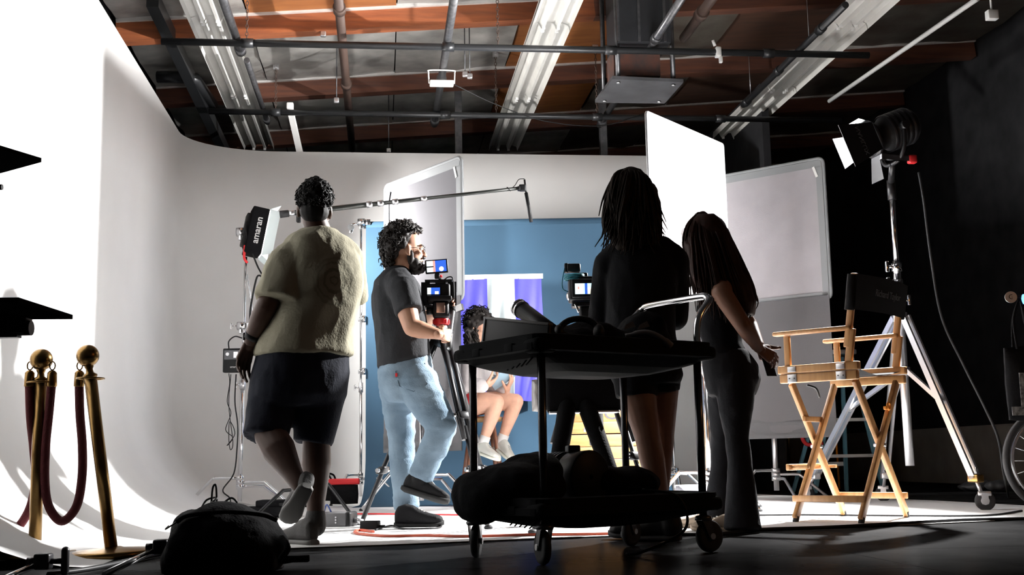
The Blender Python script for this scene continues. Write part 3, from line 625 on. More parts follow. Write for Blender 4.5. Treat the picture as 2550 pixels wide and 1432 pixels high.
# yoke and its mount
MB().tube(bez([fc - n_ * .2 + s_ * .15, fc - n_ * .19 + s_ * .15 - VZ * .14, fc - n_ * .18 + s_ * .08 - VZ * .22, fc - n_ * .18 - s_ * .08 - VZ * .22, fc - n_ * .19 - s_ * .15 - VZ * .14, fc - n_ * .2 - s_ * .15], 6), .014, 8).build('yoke', 'blackm', lt)
for s in (-1, 1): MB().cyl(fc - n_ * .2 + s_ * s * .12, fc - n_ * .2 + s_ * s * .18, .03, n=14).build('yoke_knob', 'blackm', lt)
tpz = mc + V((0, 0, topz))
MB().cyl(tpz + V((0, 0, -.08)), tpz + V((0, 0, .06)), .03, n=14).build('spigot_socket', 'blackm', lt)
MB().cyl(tpz + V((0, 0, .04)), fc - n_ * .18 - VZ * .22, .022, n=12).build('yoke_stem', 'blackm', lt)
# side handle bar with red end
h0 = fc - n_ * .05 - VZ * .16 - HX * .1; MB().bar(h0, h0 - n_ * .25 - VZ * .10, .03, .035).build('tilt_bar', 'chrome', lt); MB().box(h0 - n_ * .25 - VZ * .10, (.06, .05, .06), bev=.012).build('lock_knob', 'redp', lt)
# four barn doors
def door(du, ds, ln, wd, spread, name='barn_door'):
    o = fc + n_ * .005 + u_ * du * .125 + s_ * ds * .125; e = o + (n_ * math.cos(spread) + (u_ * du + s_ * ds) * math.sin(spread)) * ln
    ww = (s_ if du else u_); th = (u_ * du + s_ * ds) * .003
    return MB().prism([o - ww * wd * .75, o + ww * wd * .75, e + ww * wd * 1.15, e - ww * wd * 1.15], th).build(name, 'blackm', lt), o, e
SD = 1 if s_.dot(HX) < 0 else -1           # the side nearer the camera
d1, o1, e1 = door(0, SD, .31, .13, .28)
door(0, -SD, .15, .10, .70); door(1, 0, .08, .10, .35); door(-1, 0, .17, .07, 1.25)
text('NANLUX', .05, (o1 + e1) / 2 + s_ * SD * .006 + n_ * .0, -u_, (e1 - o1).normalized(), mat('print_grey', (.10, .10, .105), .6), lt)
cable('lamp_cable', 'grey power cable hanging from the big lamp down to the floor', pts((2288, 430, 8.3), (2300, 500, 8.2), (2318, 640, 8.1), (2345, 790, 8.0), (2400, 910, 7.9), (2450, 1010, 7.8), (2485, 1090, 7.7), (2500, 1180, 7.6)) + [G(2512, 1238)], .009, 'rubber')
# ================================================================ camera rigs
M['screen'] = mat('screen_dark', (.02, .02, .02), .2)
def emis(name, c, s=1.0): return mat(name, c, .5, emit=c, estr=s)
M['scr_blue'] = emis('screen_blue', (.03, .12, .62), 1.0); M['scr_white'] = emis('screen_white', (.75, .85, .85), 1.0)
M['scr_skin'] = emis('screen_pink', (.75, .35, .30), 1.0); M['scr_cream'] = emis('screen_cream', (.95, .88, .70), 1.0); M['scr_lt'] = emis('screen_light', (.55, .85, .95), 1.2)
def screen(c, xa, ya, w, h, cells, t, name='screen'):
    """lit display made of coloured fields: (u0,v0,u1,v1,material) in 0..1"""
    z = xa.cross(ya)
    o = MB().box(c, (w, h, .002), (xa, ya, z)).build(name, 'screen', t)
    for k, (a, b_, c2, d, mt) in enumerate(cells):
        p = c + xa * w * ((a + c2) / 2 - .5) + ya * h * ((b_ + d) / 2 - .5) + z * (.0015 + .0004 * k)
        MB().box(p, (w * (c2 - a), h * (d - b_), .0006), (xa, ya, z)).build('picture_area', mt, o)
    return o
def disc(c, r, nrm, mt, t, name): return MB().cyl(c, c + nrm * .0008, r, n=16).build(name, mt, t)
def tripod(name, label, apex, feet, mt='blackm', r=.016, pair=.022, knobs=(.5, .8), spread=True, hub=.05):
    t = thing(name, label, 'tripod', V((apex.x, apex.y, 0)))
    MB().lathe([(.02, -.10), (hub, -.08), (hub * 1.1, -.03), (hub * .9, .0), (hub * .6, .02)], apex, VZ, 20).build('spider', mt, t)
    for f in feet:
        d = (f - apex); dn = d.normalized(); out = V((d.x, d.y, 0)).normalized(); sd = out.cross(VZ)
        a = apex + out * hub * .8 - VZ * .05; L = (f - a)
        b = MB()
        for s in (-1, 1): b.cyl(a + sd * s * pair, a + L * .55 + sd * s * pair, r, n=10)
        b.build('upper_leg', mt, t)
        b = MB(); b.cyl(a + L * .48, f - dn * .03, r * .9, n=10); b.build('lower_leg', mt, t)
        for q in knobs:
            c = a + L * q; MB().box(c, (.07, .05, .05), (sd, out, dn), .012).build('leg_lock', mt, t); [MB().cyl(c + sd * .035 * s, c + sd * .06 * s, .013, n=10).build('lock_knob', 'chrome', t) for s in (-1, 1)]
        MB().ell(f + V((0, 0, .014)), (.024, .024, .014)).build('rubber_foot', 'rubber', t)
    return t
# ---- rig of the man in jeans
DA = 6.75
ap = P(1099, 822, DA)
ft = [G(895, 1312), G(1216, 1312), P(1215, 1180, 7.3)]; ft[0] = P(897, 1308, 7.0); ft[0].z = 0; ft[1] = P(1216, 1308, 6.35); ft[1].z = 0; ft[2] = P(1235, 1300, 7.6); ft[2].z = 0
tripod('camera_tripod', 'black tripod with double-tube legs under the camera of the man in jeans', ap, ft, knobs=(.42, .70))
t = thing('fluid_head', 'black fluid head with red ring and long pan handle', 'tripod head', ap)
MB().lathe([(.03, .0), (.038, .01), (.03, .03)], ap, VZ, 16).build('bowl_clamp', 'alu', t)
MB().lathe([(.044, .03), (.046, .034), (.046, .062), (.044, .066)], ap, VZ, 28).build('red_ring', 'redp', t)
for k in range(14):
    a = 2 * PI * k / 14; q = V((math.cos(a), math.sin(a), 0)); MB().box(ap + q * .047 + V((0, 0, .048)), (.006, .008, .024), (q, q.cross(VZ), VZ)).build('grip_rib', 'redp', t)
hc = ap + V((0, 0, .115))
MB().box(hc, (.095, .10, .10), (R0, HX, VZ), .015).build('head_body', 'black', t)
MB().box(hc + HX * -.052 + V((0, 0, .01)), (.05, .006, .06), (R0, HX, VZ), .002).build('polished_plate', mat('copper_plate', (.55, .36, .30), .3, .8), t)
MB().box(hc + V((0, 0, .065)), (.13, .12, .03), (R0, HX, VZ), .006).build('tilt_plate', 'black', t)
for s in (-1, 1): MB().cyl(hc + R0 * s * .05, hc + R0 * s * .085, .024, n=14).build('drag_knob', 'black', t)
ph0 = hc + R0 * .075 + V((0, 0, .01)); ph1 = P(1117, 868, DA - .28)
MB().cyl(ph0, ph1, .008, n=10).build('pan_handle', 'alu', t); MB().cyl(ph1 + (ph0 - ph1) * .35, ph1, .014, .016, n=12).build('handle_grip', 'rubber', t)
cb = P(1093, 732, DA)
t = thing('video_camera', 'black mirrorless camera in a cage on the tripod beside the man in jeans', 'camera', cb)
MB().box(cb, (.135, .075, .115), (R0, HX, VZ), .012).build('body', 'black', t)
MB().cyl(cb + HX * .03, cb + HX * .17, .036, n=20).build('lens', 'black', t)
MB().box(cb + R0 * .01 + V((0, 0, .066)), (.06, .06, .03), (R0, HX, VZ), .01).build('viewfinder_hump', 'black', t)
for s in (-1, 1): MB().bar(cb + R0 * s * .078 - VZ * .07, cb + R0 * s * .078 + VZ * .07, .016, .05, R0).build('cage_side', 'blackm', t)
MB().bar(cb - R0 * .08 + VZ * .075, cb + R0 * .08 + VZ * .075, .05, .014).bar(cb - R0 * .08 - VZ * .075, cb + R0 * .08 - VZ * .075, .05, .014).build('cage_bar', 'blackm', t)
MB().tube(bez([cb + R0 * .03 + VZ * .078 - HX * .02, cb + R0 * .06 + VZ * .095 - HX * .03, cb + R0 * .085 + VZ * .08 - HX * .035, cb + R0 * .09 - VZ * .02 - HX * .035, cb + R0 * .08 - VZ * .05 - HX * .03], 5), .004, 6).build('cable', 'black', t)
sc_c = cb - R0 * .028 - HX * .043 + VZ * .012
MB().box(sc_c + HX * .004, (.085, .006, .066), (R0, HX, VZ), .003).build('flip_screen', 'black', t)
screen(sc_c, R0, VZ, .074, .050, [(0, 0, 1, 1, 'scr_blue'), (0, 0, .3, .9, 'scr_white'), (.6, .05, .9, .45, 'scr_cream'), (0, .88, 1, 1, 'screen'), (0, 0, 1, .1, 'screen')], t)
mcn = P(1087, 663, DA - .02); mx = (R0 + VZ * .06).normalized(); my = (VZ - R0 * .06).normalized()
t = thing('field_monitor', 'small bright field monitor tilted above the camera of the man in jeans', 'monitor', mcn)
MB().box(mcn + HX * .012, (.135, .082, .022), (mx, my, mx.cross(my)), .006).build('shell', 'black', t)
so = screen(mcn - HX * .0015, mx, my, .115, .066, [(0, 0, 1, 1, 'scr_blue'), (0, 0, .35, 1, 'scr_white'), (.32, .0, .44, 1, 'scr_skin'), (0, .42, .35, .52, 'screen')], t)
disc(mcn - HX * .004 + mx * .028 - my * .018, .014, -HX, 'scr_cream', so, 'picture_spot')
MB().cyl(mcn - my * .04, cb + R0 * .01 + VZ * .085, .010, n=10).box(mcn - my * .06, (.03, .03, .03), (R0, HX, VZ), .005).build('tilt_arm', 'black', t); MB().cyl(mcn - my * .06, mcn - my * .06 + R0 * .03, .008, n=8).build('arm_knob', 'redp', t)
# ---- boom pole and shotgun microphone on a hidden stand
DM = 8.2
b0 = P(697, 534, DM); b1 = P(1308, 467, DM + .15)
t = thing('boom_pole', 'long dark boom pole reaching across towards the seated woman', 'boom pole', (b0 + b1) / 2)
u = (b1 - b0)
secs = [(0.03, .36, .019), (.36, .42, .017), (.42, .575, .015), (.575, 1.0, .0125)]
for a, c, r in secs: MB().cyl(b0 + u * a, b0 + u * c, r, n=14).build('tube_section', mat('carbon', (.03, .033, .03), .35, .2), t)
for q, r in ((.36, .024), (.405, .023), (.465, .021), (.582, .018)): MB().cyl(b0 + u * (q - .012), b0 + u * (q + .012), r, n=14).build('locking_collar', 'alu', t)
MB().cyl(b0, b0 + u * .035, .027, .025, n=14).build('end_cap', 'rubber', t); MB().cyl(b0 + u * .035, b0 + u * .06, .02, n=12).build('ferrule', 'alu', t)
MB().box(b0 + u * .075 - VZ * .03, (.03, .04, .09), (R0, HX, VZ), .008).build('clamp', 'black', t)
mtp = P(1306, 447, DM + .15); mbt = P(1323, 553, DM + .15)
t = thing('shotgun_microphone', 'slim black shotgun microphone pointing down from the end of the boom', 'microphone', mbt)
MB().cyl(P(1310, 480, DM + .15), mbt, .013, n=14).build('barrel', 'black', t); MB().cyl(mtp, P(1310, 480, DM + .15), .007, n=10).build('connector', 'blackm', t)
MB().box(P(1301, 468, DM + .15), (.05, .04, .05), (R0, HX, VZ), .008).box(P(1292, 470, DM + .15), (.02, .05, .03), (R0, HX, VZ), .005).build('shock_mount', 'black', t)
MB().tube(bez(pts((1306, 445, DM + .15), (1292, 447, DM + .15), (1282, 462, DM + .15), (1270, 470, DM + .13), (1262, 466, DM + .13), (1272, 476, DM + .13)), 6), .003, 5).build('signal_cable', 'black', t)
bst = V((b0 + u * .12).to_tuple()); bst = V((bst.x, bst.y, 0))
t = c_stand('boom_stand', 'dark stand hidden behind the man in the tan shirt, carrying the boom', bst, (b0 + u * .12).z - .03, (PI * .5, -.55, PI * 1.2), mt='blackm', hs=(.5, 1.0), leg_r=.4)
grip_head(bst + V((0, 0, (b0 + u * .12).z - .02)), t, 1.2, HX)
# ---- second camera on its tripod, behind the cart
DC = 6.3
c2 = P(1452, 722, DC)
t = thing('video_camera', 'black cinema camera with lit side screen in front of the tall woman', 'camera', c2)
MB().box(c2 + R0 * .03, (.22, .16, .13), (R0, HX, VZ), .012).build('body', 'black', t)
MB().cyl(c2 + R0 * .02 + HX * .08, c2 + R0 * .02 + HX * .24, .045, n=20).build('lens', 'black', t)
MB().box(P(1452, 718, DC - .10), (.125, .02, .10), (R0, HX, VZ), .006).build('side_screen', 'black', t)
screen(P(1454, 719, DC - .113), R0, VZ, .095, .058, [(0, 0, 1, 1, 'scr_lt'), (0, 0, .45, 1, 'scr_white'), (.55, .0, .7, 1, 'scr_blue'), (.7, 0, 1, .55, 'scr_cream'), (.15, .45, .24, .7, 'scr_skin')], t)
MB().box(P(1445, 690, DC), (.08, .07, .04), (R0, HX, VZ), .008).build('top_plate', 'black', t)
MB().box(P(1428, 668, DC), (.075, .06, .045), (R0, HX, VZ), .008).box(P(1410, 668, DC), (.02, .05, .05), (R0, HX, VZ), .004).build('receiver', 'black', t)
tl = mat('teal_cable', (.03, .22, .28), .5)
for k in range(5):
    pc_ = P(1430, 690 + k * 2.2, DC - .05)
    MB().tube([pc_ + R0 * .052 * math.cos(a) + HX * .03 * math.sin(a) + VZ * (.014 * math.sin(a + k) + .004 * k) for a in [2 * PI * j / 20 for j in range(20)]], .0045, 6, closed=True).build('coiled_cable', tl, t)
MB().tube(bez(pts((1406, 668, DC - .03), (1400, 700, DC - .05), (1402, 720, DC - .05), (1415, 727, DC - .05)), 6), .003, 5).build('thin_cable', tl, t)
MB().ell(P(1416, 738, DC), (.014, .02, .022)).build('side_knob', 'alu', t)
h2 = P(1468, 800, DC)
t = thing('fluid_head', 'black fluid head under the cinema camera behind the cart', 'tripod head', h2)
MB().box(P(1455, 760, DC), (.14, .10, .025), (R0, HX, VZ), .006).build('tilt_plate', 'blackm', t); MB().cyl(P(1432, 757, DC - .06), P(1442, 778, DC - .06), .007, n=8).build('plate_lever', 'chrome', t)
MB().box(P(1466, 785, DC), (.10, .10, .08), (R0, HX, VZ), .012).build('head_body', 'black', t)
MB().ell(P(1482, 775, DC - .07), (.012, .02, .03)).build('drag_knob', 'alu', t)
f2_ = [P(1326, 1330, 5.9), P(1640, 1325, 6.0), P(1500, 1310, 7.1)]
for q in f2_: q.z = 0
tr2 = tripod('camera_tripod', 'heavy black tripod behind the cart, under the cinema camera', h2 - VZ * .06, f2_, r=.014, pair=.03, knobs=(.62,), hub=.06)
bk = P(1452, 965, 6.05)
t = thing('carry_case', 'black carrying case hung on the tripod behind the cart', 'case', bk)
MB().box(bk, (.385, .14, .26), (R0, HX, VZ), .02).build('case_body', 'fabricblk', t)
MB().box(bk + VZ * -.128 - HX * .01, (.36, .13, .012), (R0, HX, VZ), .004).build('edge_trim', 'alu', t)
pillow(P(1345, 985, 6.08), (R0, HX, VZ), (.09, .12, .17), 'plastic_sleeve', mat('clear_sleeve', (.35, .33, .32), .2, spec=.8, bump=.5, bscale=30), t, 9)
MB().tube(bez([bk - R0 * .1 + VZ * .12, bk - R0 * .05 + VZ * .26, h2 - VZ * .10, bk + R0 * .06 + VZ * .26, bk + R0 * .1 + VZ * .12], 6), .012, 6).build('strap', 'fabricblk', t)
# hanging tripod leg pads (thick soft sleeves)
for k, (p0, p1) in enumerate((((1412, 1015, 6.0), (1380, 1215, 5.8)), ((1462, 1015, 6.0), (1528, 1200, 5.8)))):
    a, c = P(*p0), P(*p1)
    tag(MB().cap(a, c, .048, .040).build('leg_sleeve', 'fabricblk'), ['thick soft black sleeve on the left, under the carrying case', 'thick soft black sleeve slanting right, under the carrying case'][k], 'sleeve')
# ---- stack of wooden crates
M['crate'] = mat('crate_wood', (.62, .33, .12), .7, col2=(.42, .20, .07), vscale=5, stretch=(1, 1, 9))
M['stencil'] = mat('stencil_ink', (.10, .10, .12), .8)
cc = P(1503, 1100, 8.9); cc.z = 0; crx = (R0 * .985 + HX * -.17).normalized(); cry = VZ.cross(crx)
for k, lab in enumerate(('bottom wooden crate of the stack behind the cart', 'middle wooden crate of the stack behind the cart', 'top wooden crate with stencilled letters, behind the cart')):
    z0 = k * .275; t = thing('wooden_crate', lab, 'crate', cc + VZ * z0, 'stacked wooden crates'); w, dpt, h = .62, .36, .27
    for s in (-1, 1):
        for j in range(3):
            MB().box(cc + cry * s * dpt / 2 + VZ * (z0 + .045 + j * .09), (w, .016, .086), (crx, cry, VZ), .003).build('plank', 'crate', t)
            MB().box(cc + crx * s * (w / 2 - .008) + VZ * (z0 + .045 + j * .09), (.016, dpt - .02, .086), (crx, cry, VZ), .003).build('end_plank', 'crate', t)
    MB().box(cc + VZ * (z0 + .012), (w - .03, dpt - .02, .018), (crx, cry, VZ)).build('bottom_board', 'crate', t)
    fr = cc - cry * (dpt / 2 + .009) + VZ * z0
    if k == 2: text('C', .15, fr + crx * .075 + VZ * .15, -crx * -1, VZ, 'stencil', t); text('K', .10, fr - crx * .17 + VZ * .20, crx, VZ, 'stencil', t)
    for q in (-.12, .17): MB().box(fr + crx * q + VZ * .03, (.016, .006, .03), (crx, cry, VZ), .002).build('latch', 'alu', t)
# ================================================================ utility cart
M['cartblk'] = mat('cart_plastic', (.011, .0115, .0125), .8, spec=.05, bump=.08, bscale=200)
ca = math.radians(34.5); e1c = R0 * math.cos(ca) + HX * math.sin(ca); e2c = R0 * -math.sin(ca) + HX * math.cos(ca)
cart0 = W(.285, 4.60, 0); CL, CS = .765, .46
def CQ(u, v, z): return cart0 + e1c * u + e2c * v + VZ * z      # u along the length, v across (towards back)
cart = thing('utility_cart', 'black two-shelf utility cart with chrome push handle in the foreground', 'cart', cart0)
def tray(zr, name, deep):
    def ring(a, b_, z, r=.06): return [CQ(sx * (a - r) + r * math.cos(t), sy * (b_ - r) + r * math.sin(t), z) for (sx, sy, q) in ((1, 1, 0), (-1, 1, 1), (-1, -1, 2), (1, -1, 3)) for t in [PI / 2 * (q + k / 4) for k in range(5)]]
    a, b_ = CL / 2 + .055, CS / 2 + .055
    lv = [(a - .22, b_ - .15, zr - deep + .016), (a - .09, b_ - .08, zr - .06), (a - .04, b_ - .04, zr - .01), (a - .02, b_ - .02, zr), (a, b_, zr - .004), (a, b_, zr - .035), (a + .012, b_ + .012, zr - .037), (a + .012, b_ + .012, zr - .062), (a - .01, b_ - .01, zr - .066), (a - .04, b_ - .04, zr - .085), (a - .10, b_ - .07, zr - deep * .82), (a - .20, b_ - .13, zr - deep), (a - .3, b_ - .2, zr - deep - .01)]
    rs_ = [ring(*q) for q in lv]; n = len(rs_[0]); b = MB()
    b.add([p for r in rs_ for p in r], [(k * n + i, k * n + (i + 1) % n, (k + 1) * n + (i + 1) % n, (k + 1) * n + i) for k in range(len(rs_) - 1) for i in range(n)], False)
    b.add(rs_[0], [tuple(range(n))], False); b.add(rs_[-1], [tuple(range(n))[::-1]], False)
    o = b.build(name, 'cartblk', cart)
    for k in range(5):
        u = -.30 + .05 * k if k < 4 else .1
        MB().tube([CQ(-a + .035 + .02 * k, -b_ + .08 + .06 * k + q * .02, zr - .085 - .012 * q) for q in range(3)], .003, 5).build('moulded_rib', 'cartblk', o)
    for s in (-.12, .10): MB().box(CQ(-a - .004, s, zr - .045), (.02, .05, .03), (e1c, e2c, VZ), .003).build('label_holder', 'cartblk', o)
    for u in (-1, 1):
        for v in (-1, 1): MB().box(CQ(u * (CL / 2 + .01), v * (CS / 2 + .01), zr - .045), (.10, .10, .055), (e1c, e2c, VZ), .02).build('corner_block', 'cartblk', o)
    return o
tray(.82, 'upper_tray', .125); tray(.235, 'lower_tray', .115)
legm = mat('cart_leg_metal', (.10, .10, .105), .25, .9)
for k, (u, v) in enumerate(((-1, -1), (-1, 1), (1, -1), (1, 1))):
    p = CQ(u * CL / 2, v * CS / 2, 0)
    MB().cyl(p + VZ * .13, p + VZ * .78, .0155, n=14).build('leg', legm, cart)
    fa = [1.9, 1.4, .5, .9][k]; fd = (R0 * math.cos(fa) + HX * math.sin(fa)); ws = fd.cross(VZ)      # trailing direction, wheel axle
    wc_ = p + V((0, 0, .062)) + fd * .025
    b = MB(); b.lathe([(.03, .125), (.034, .132), (.03, .14), (.012, .145)], p, VZ, 14)
    for s in (-1, 1): b.prism([wc_ + ws * s * .02 + fd * .012 - VZ * .012, wc_ + ws * s * .02 - fd * .012 - VZ * .012, p + ws * s * .02 - fd * .022 + VZ * .128, p + ws * s * .02 + fd * .022 + VZ * .128], ws * s * .003)
    b.box(p + VZ * .126, (.045, .05, .006), (ws, fd, VZ)); o = b.build('caster', 'pipegrey', cart)
    MB().lathe([(.006, -.014), (.045, -.015), (.058, -.012), (.062, -.005), (.062, .005), (.058, .012), (.045, .015), (.006, .014)], wc_, ws, 28).build('wheel', 'rubber', o)
    MB().cyl(wc_ - ws * .026, wc_ + ws * .026, .012, n=10).build('axle_bolt', 'alu', o)
hz = .82; xo = CL / 2 + .01
hp = [CQ(xo, -CS / 2, .78), CQ(xo - .005, -CS / 2, .86), CQ(xo + .015, -CS / 2, .93), CQ(xo + .075, -CS / 2 + .01, .99), CQ(xo + .09, -CS / 2 + .03, 1.01), CQ(xo + .09, -CS / 2 + .08, 1.02), CQ(xo + .09, CS / 2 - .08, 1.02), CQ(xo + .09, CS / 2 - .03, 1.01), CQ(xo + .075, CS / 2 - .01, .99), CQ(xo + .015, CS / 2, .93), CQ(xo - .005, CS / 2, .86), CQ(xo, CS / 2, .78)]
MB().tube(bez(hp, 5), .0145, 12).build('push_handle', 'chrome', cart)
# ---- on the upper shelf
def ontray(u, v, z=.835): return CQ(u, v, z)
lc0 = CQ(-.22, -.05, .735)
t = thing('open_case', 'black hard case with raised lid on the left of the top shelf', 'case', lc0)
l0, l1 = CQ(-.38, .10, .0), CQ(-.12, -.20, .0); lu = (l1 - l0).normalized()
MB().box(CQ(-.20, .0, .78), (.36, .30, .10), (e1c, e2c, VZ), .015).build('case_base', 'black', t)
lidA, lidB = P(1209, 790, 4.50), P(1372, 806, 4.25); lux = (lidB - lidA).normalized(); lz = (VZ - lux * VZ.dot(lux) + HX * .15).normalized()
MB().box((lidA + lidB) / 2 - lz * .055, ((lidB - lidA).length, .02, .11), (lux, lux.cross(lz), lz), .005).build('lid', 'black', t)
for q, (w_, h_) in ((-.004, ((lidB - lidA).length, .012)), (-.10, ((lidB - lidA).length, .012))): MB().box((lidA + lidB) / 2 + lz * q, (w_, .026, h_), (lux, lux.cross(lz), lz), .003).build('lid_edge', mat('lid_edge_grey', (.09, .085, .08), .45), t)
MB().box(lidA - lz * .05 + lux * .01, (.014, .026, .10), (lux, lux.cross(lz), lz), .003).build('lid_edge', 'pipegrey', t)
MB().cyl(lidA + lux * .15 - lz * .06 - lux.cross(lz) * .01, lidA + lux * .16 - lz * .06 - lux.cross(lz) * .025, .016, n=12).build('latch', 'pipegrey', t)
a, c = P(1300, 772, 4.55), P(1400, 850, 4.35); du_ = (c - a).normalized()
t = thing('drinks_flask', 'black cylindrical flask with metal rim leaning out of the cart', 'flask', c)
MB().cyl(a, c, .033, .036, n=20).build('flask_body', 'black', t); MB().lathe([(.034, -.03), (.036, -.028), (.036, -.018), (.030, -.014), (.036, -.010), (.036, .002), (.03, .004)], a, du_, 20).build('rim', 'chrome', t); MB().cyl(a - du_ * .035, a, .027, n=16).build('cap', 'blackm', t)
def lump(name, label, cat, blobs, mt, seed=0, vox=.012, amp=.012, parent_loc=None, extra=None):
    b = MB()
    for c, r, ax in blobs: b.ell(c, r, ax)
    me = bake(b, vox, 4)
    for v, nm in zip(me.vertices, normals_of(me)):
        n3 = noise.noise(v.co * 11 + V((seed, 0, 0))) + .5 * noise.noise(v.co * 27 + V((0, seed, 0))); v.co += nm * amp * n3
    me.polygons.foreach_set('use_smooth', [True] * len(me.polygons))
    o = link(name, me, mt); return tag(o, label, cat)
def normals_of(me):
    a = [0.0] * (3 * len(me.vertices)); me.vertex_normals.foreach_get('vector', a); return [V(a[i:i + 3]) for i in range(0, len(a), 3)]
def bake(b, vox, it=3, fac=.5):
    """union of overlapping closed shapes as one smooth skin"""
    me = b.mesh('tmp'); ob = bpy.data.objects.new('tmp', me)
    m1 = ob.modifiers.new('r', 'REMESH'); m1.mode = 'VOXEL'; m1.voxel_size = vox; m1.use_smooth_shade = True
    if it: m2 = ob.modifiers.new('s', 'SMOOTH'); m2.iterations = it; m2.factor = fac
    r = evaluated(ob); bpy.data.meshes.remove(me)
    r.polygons.foreach_set('use_smooth', [True] * len(r.polygons)); return r
E3 = (e1c, e2c, VZ)
lump('folded_jacket', 'crumpled black jacket piled in the middle of the top shelf', 'jacket', [(CQ(-.02, .05, .83), (.16, .16, .06), E3), (CQ(.06, .04, .86), (.13, .12, .055), E3), (CQ(.20, -.02, .83), (.14, .16, .05), E3), (CQ(-.10, .02, .82), (.08, .12, .05), E3)], 'fabricblk', 1)
lump('shoulder_bag', 'black slumped shoulder bag at the handle end of the top shelf', 'bag', [(CQ(.33, .06, .84), (.10, .16, .09), E3), (CQ(.34, .05, .90), (.08, .12, .07), E3)], 'fabricblk', 2)
t = thing('headphones', 'black headphones lying at the near corner of the top shelf', 'headphones', CQ(-.16, -.17, .83))
MB().tube([CQ(-.16, -.17, .84) + R0 * .075 * math.cos(a) + VZ * .055 * math.sin(a) + HX * .02 * math.sin(a) for a in [PI * k / 12 for k in range(13)]], .012, 8).build('headband', 'black', t)
for s in (-1, 1): MB().ell(CQ(-.16, -.17, .838) + R0 * s * .075, (.022, .04, .034), (R0, HX, VZ)).build('ear_cup', 'black', t)
tag(MB().tube(bez([CQ(.05, -.19, .835), CQ(.11, -.24, .845), CQ(.15, -.275, .825), CQ(.19, -.292, .79)], 6), [.008] * 3 + [.012] * 12 + [.016] * 4, 8).build('cloth_strap', mat('grey_strap', (.14, .13, .13), .7)), 'grey strap hanging over the near edge of the top shelf', 'strap')
t = thing('paper_scraps', 'crumpled grey paper on the top shelf below the handle', 'paper', CQ(.22, .02, .90))
for k in range(2):
    q = CQ(.20 + .05 * k, .0 - .03 * k, .885)
    MB().prism([q, q + R0 * .05 + VZ * .012, q + R0 * .04 + VZ * .035, q + R0 * .01 + VZ * .02], HX * .004).build('sheet', 'greycloth', t)
# ---- on the lower shelf
lump('soft_case', 'big soft black case hanging over the left end of the bottom shelf', 'bag', [(CQ(-.32, .03, .265), (.19, .20, .10), E3), (CQ(-.24, .05, .32), (.12, .15, .075), E3), (CQ(-.45, .08, .235), (.09, .17, .10), E3), (CQ(-.19, .06, .345), (.06, .10, .055), E3)], 'fabricblk', 3, amp=.008)
dcn = P(1470, 1188, 4.62); dax = (R0 * .62 - HX * .78).normalized()
t = thing('drum_light', 'round black lamp head lying on the bottom shelf', 'lamp', dcn)
MB().lathe([(.01, -.24), (.085, -.24), (.095, -.22), (.095, -.12), (.088, -.115), (.088, -.10), (.10, -.095), (.105, 0), (.098, .006), (.01, .006)], dcn, dax, 32).build('housing', 'black', t)
for k in range(4): MB().lathe([(.097, -.21 + .022 * k), (.101, -.207 + .022 * k), (.101, -.198 + .022 * k), (.097, -.195 + .022 * k)], dcn, dax, 28).build('cooling_fin', 'blackm', t)
MB().box(dcn - dax * .10 + VZ * .11, (.05, .08, .03), bev=.006).build('latch', 'black', t); MB().box(dcn - dax * .15 - R0 * .09 - VZ * .02, (.03, .06, .04), bev=.004).build('connector_block', 'pipegrey', t)
MB().box(dcn - VZ * .10 - dax * .10, (.14, .2, .05), (e1c, e2c, VZ), .01).build('foot', 'black', t)
lump('soft_pouch', 'low black equipment pouch at the handle end of the bottom shelf', 'bag', [(CQ(.24, .06, .27), (.14, .15, .065), E3), (CQ(.14, .08, .28), (.10, .12, .06), E3), (CQ(.30, .10, .26), (.08, .10, .06), E3)], 'fabricblk', 4, amp=.007)
cable('cart_cable', 'black cable trailing from the bottom shelf down to the dark floor', [CQ(.10, -.2, .25), CQ(.2, -.29, .22), CQ(.22, -.30, .10), CQ(.1, -.2, .02), G(1560, 1385) + VZ * .008], .006)

# ================================================================ folding director's chair
M['chairwood'] = mat('chair_wood', (.56, .30, .115), .45, col2=(.40, .19, .065), vscale=4, stretch=(9, 9, 1.2), coat=.15)
M['canvas'] = mat('black_canvas', (.012, .012, .013), .9, spec=.15, bump=.25, bscale=250)
fwd = math.atan2(.30, -.30); FL = W(1.505, 6.53, 0); BL = W(1.815, 6.26, 0); fb = (BL - FL).normalized(); lr = VZ.cross(fb); lr = -lr if lr.dot(HX) < 0 else lr
DPT = .42; WID = .66
def DQ(f, s, z): return FL + fb * f + lr * s + VZ * z          # f 0 front..DPT back, s 0 left..WID right
ch = thing('directors_chair', 'tall folding wooden chair with black canvas seat and back', 'chair', DQ(DPT / 2, WID / 2, 0))
SZ = .84
for f in (0.02, DPT - .02):
    for s0, s1, o in ((0.0, WID - .09, .014), (WID, .09, -.014)):
        a = DQ(f + o, s0, .02); c = DQ(f + o, s1, SZ - .07)
        MB().bar(a, c, .026, .046, lr, bev=.005).build('leg', 'chairwood', ch); MB().cyl(DQ(f + o, s0, 0), a + (c - a) * .02, .017, n=10).build('foot_glide', 'rubber', ch)
    m_ = DQ(f, WID / 2, .415); MB().cyl(m_ - fb * .035, m_ + fb * .035, .009, n=8).build('pivot_bolt', 'alu', ch)
for s, z in ((.05, .13), (WID - .05, .13)): MB().bar(DQ(-.0, s, z), DQ(DPT, s, z), .022, .035, bev=.004).build('stretcher', 'chairwood', ch)
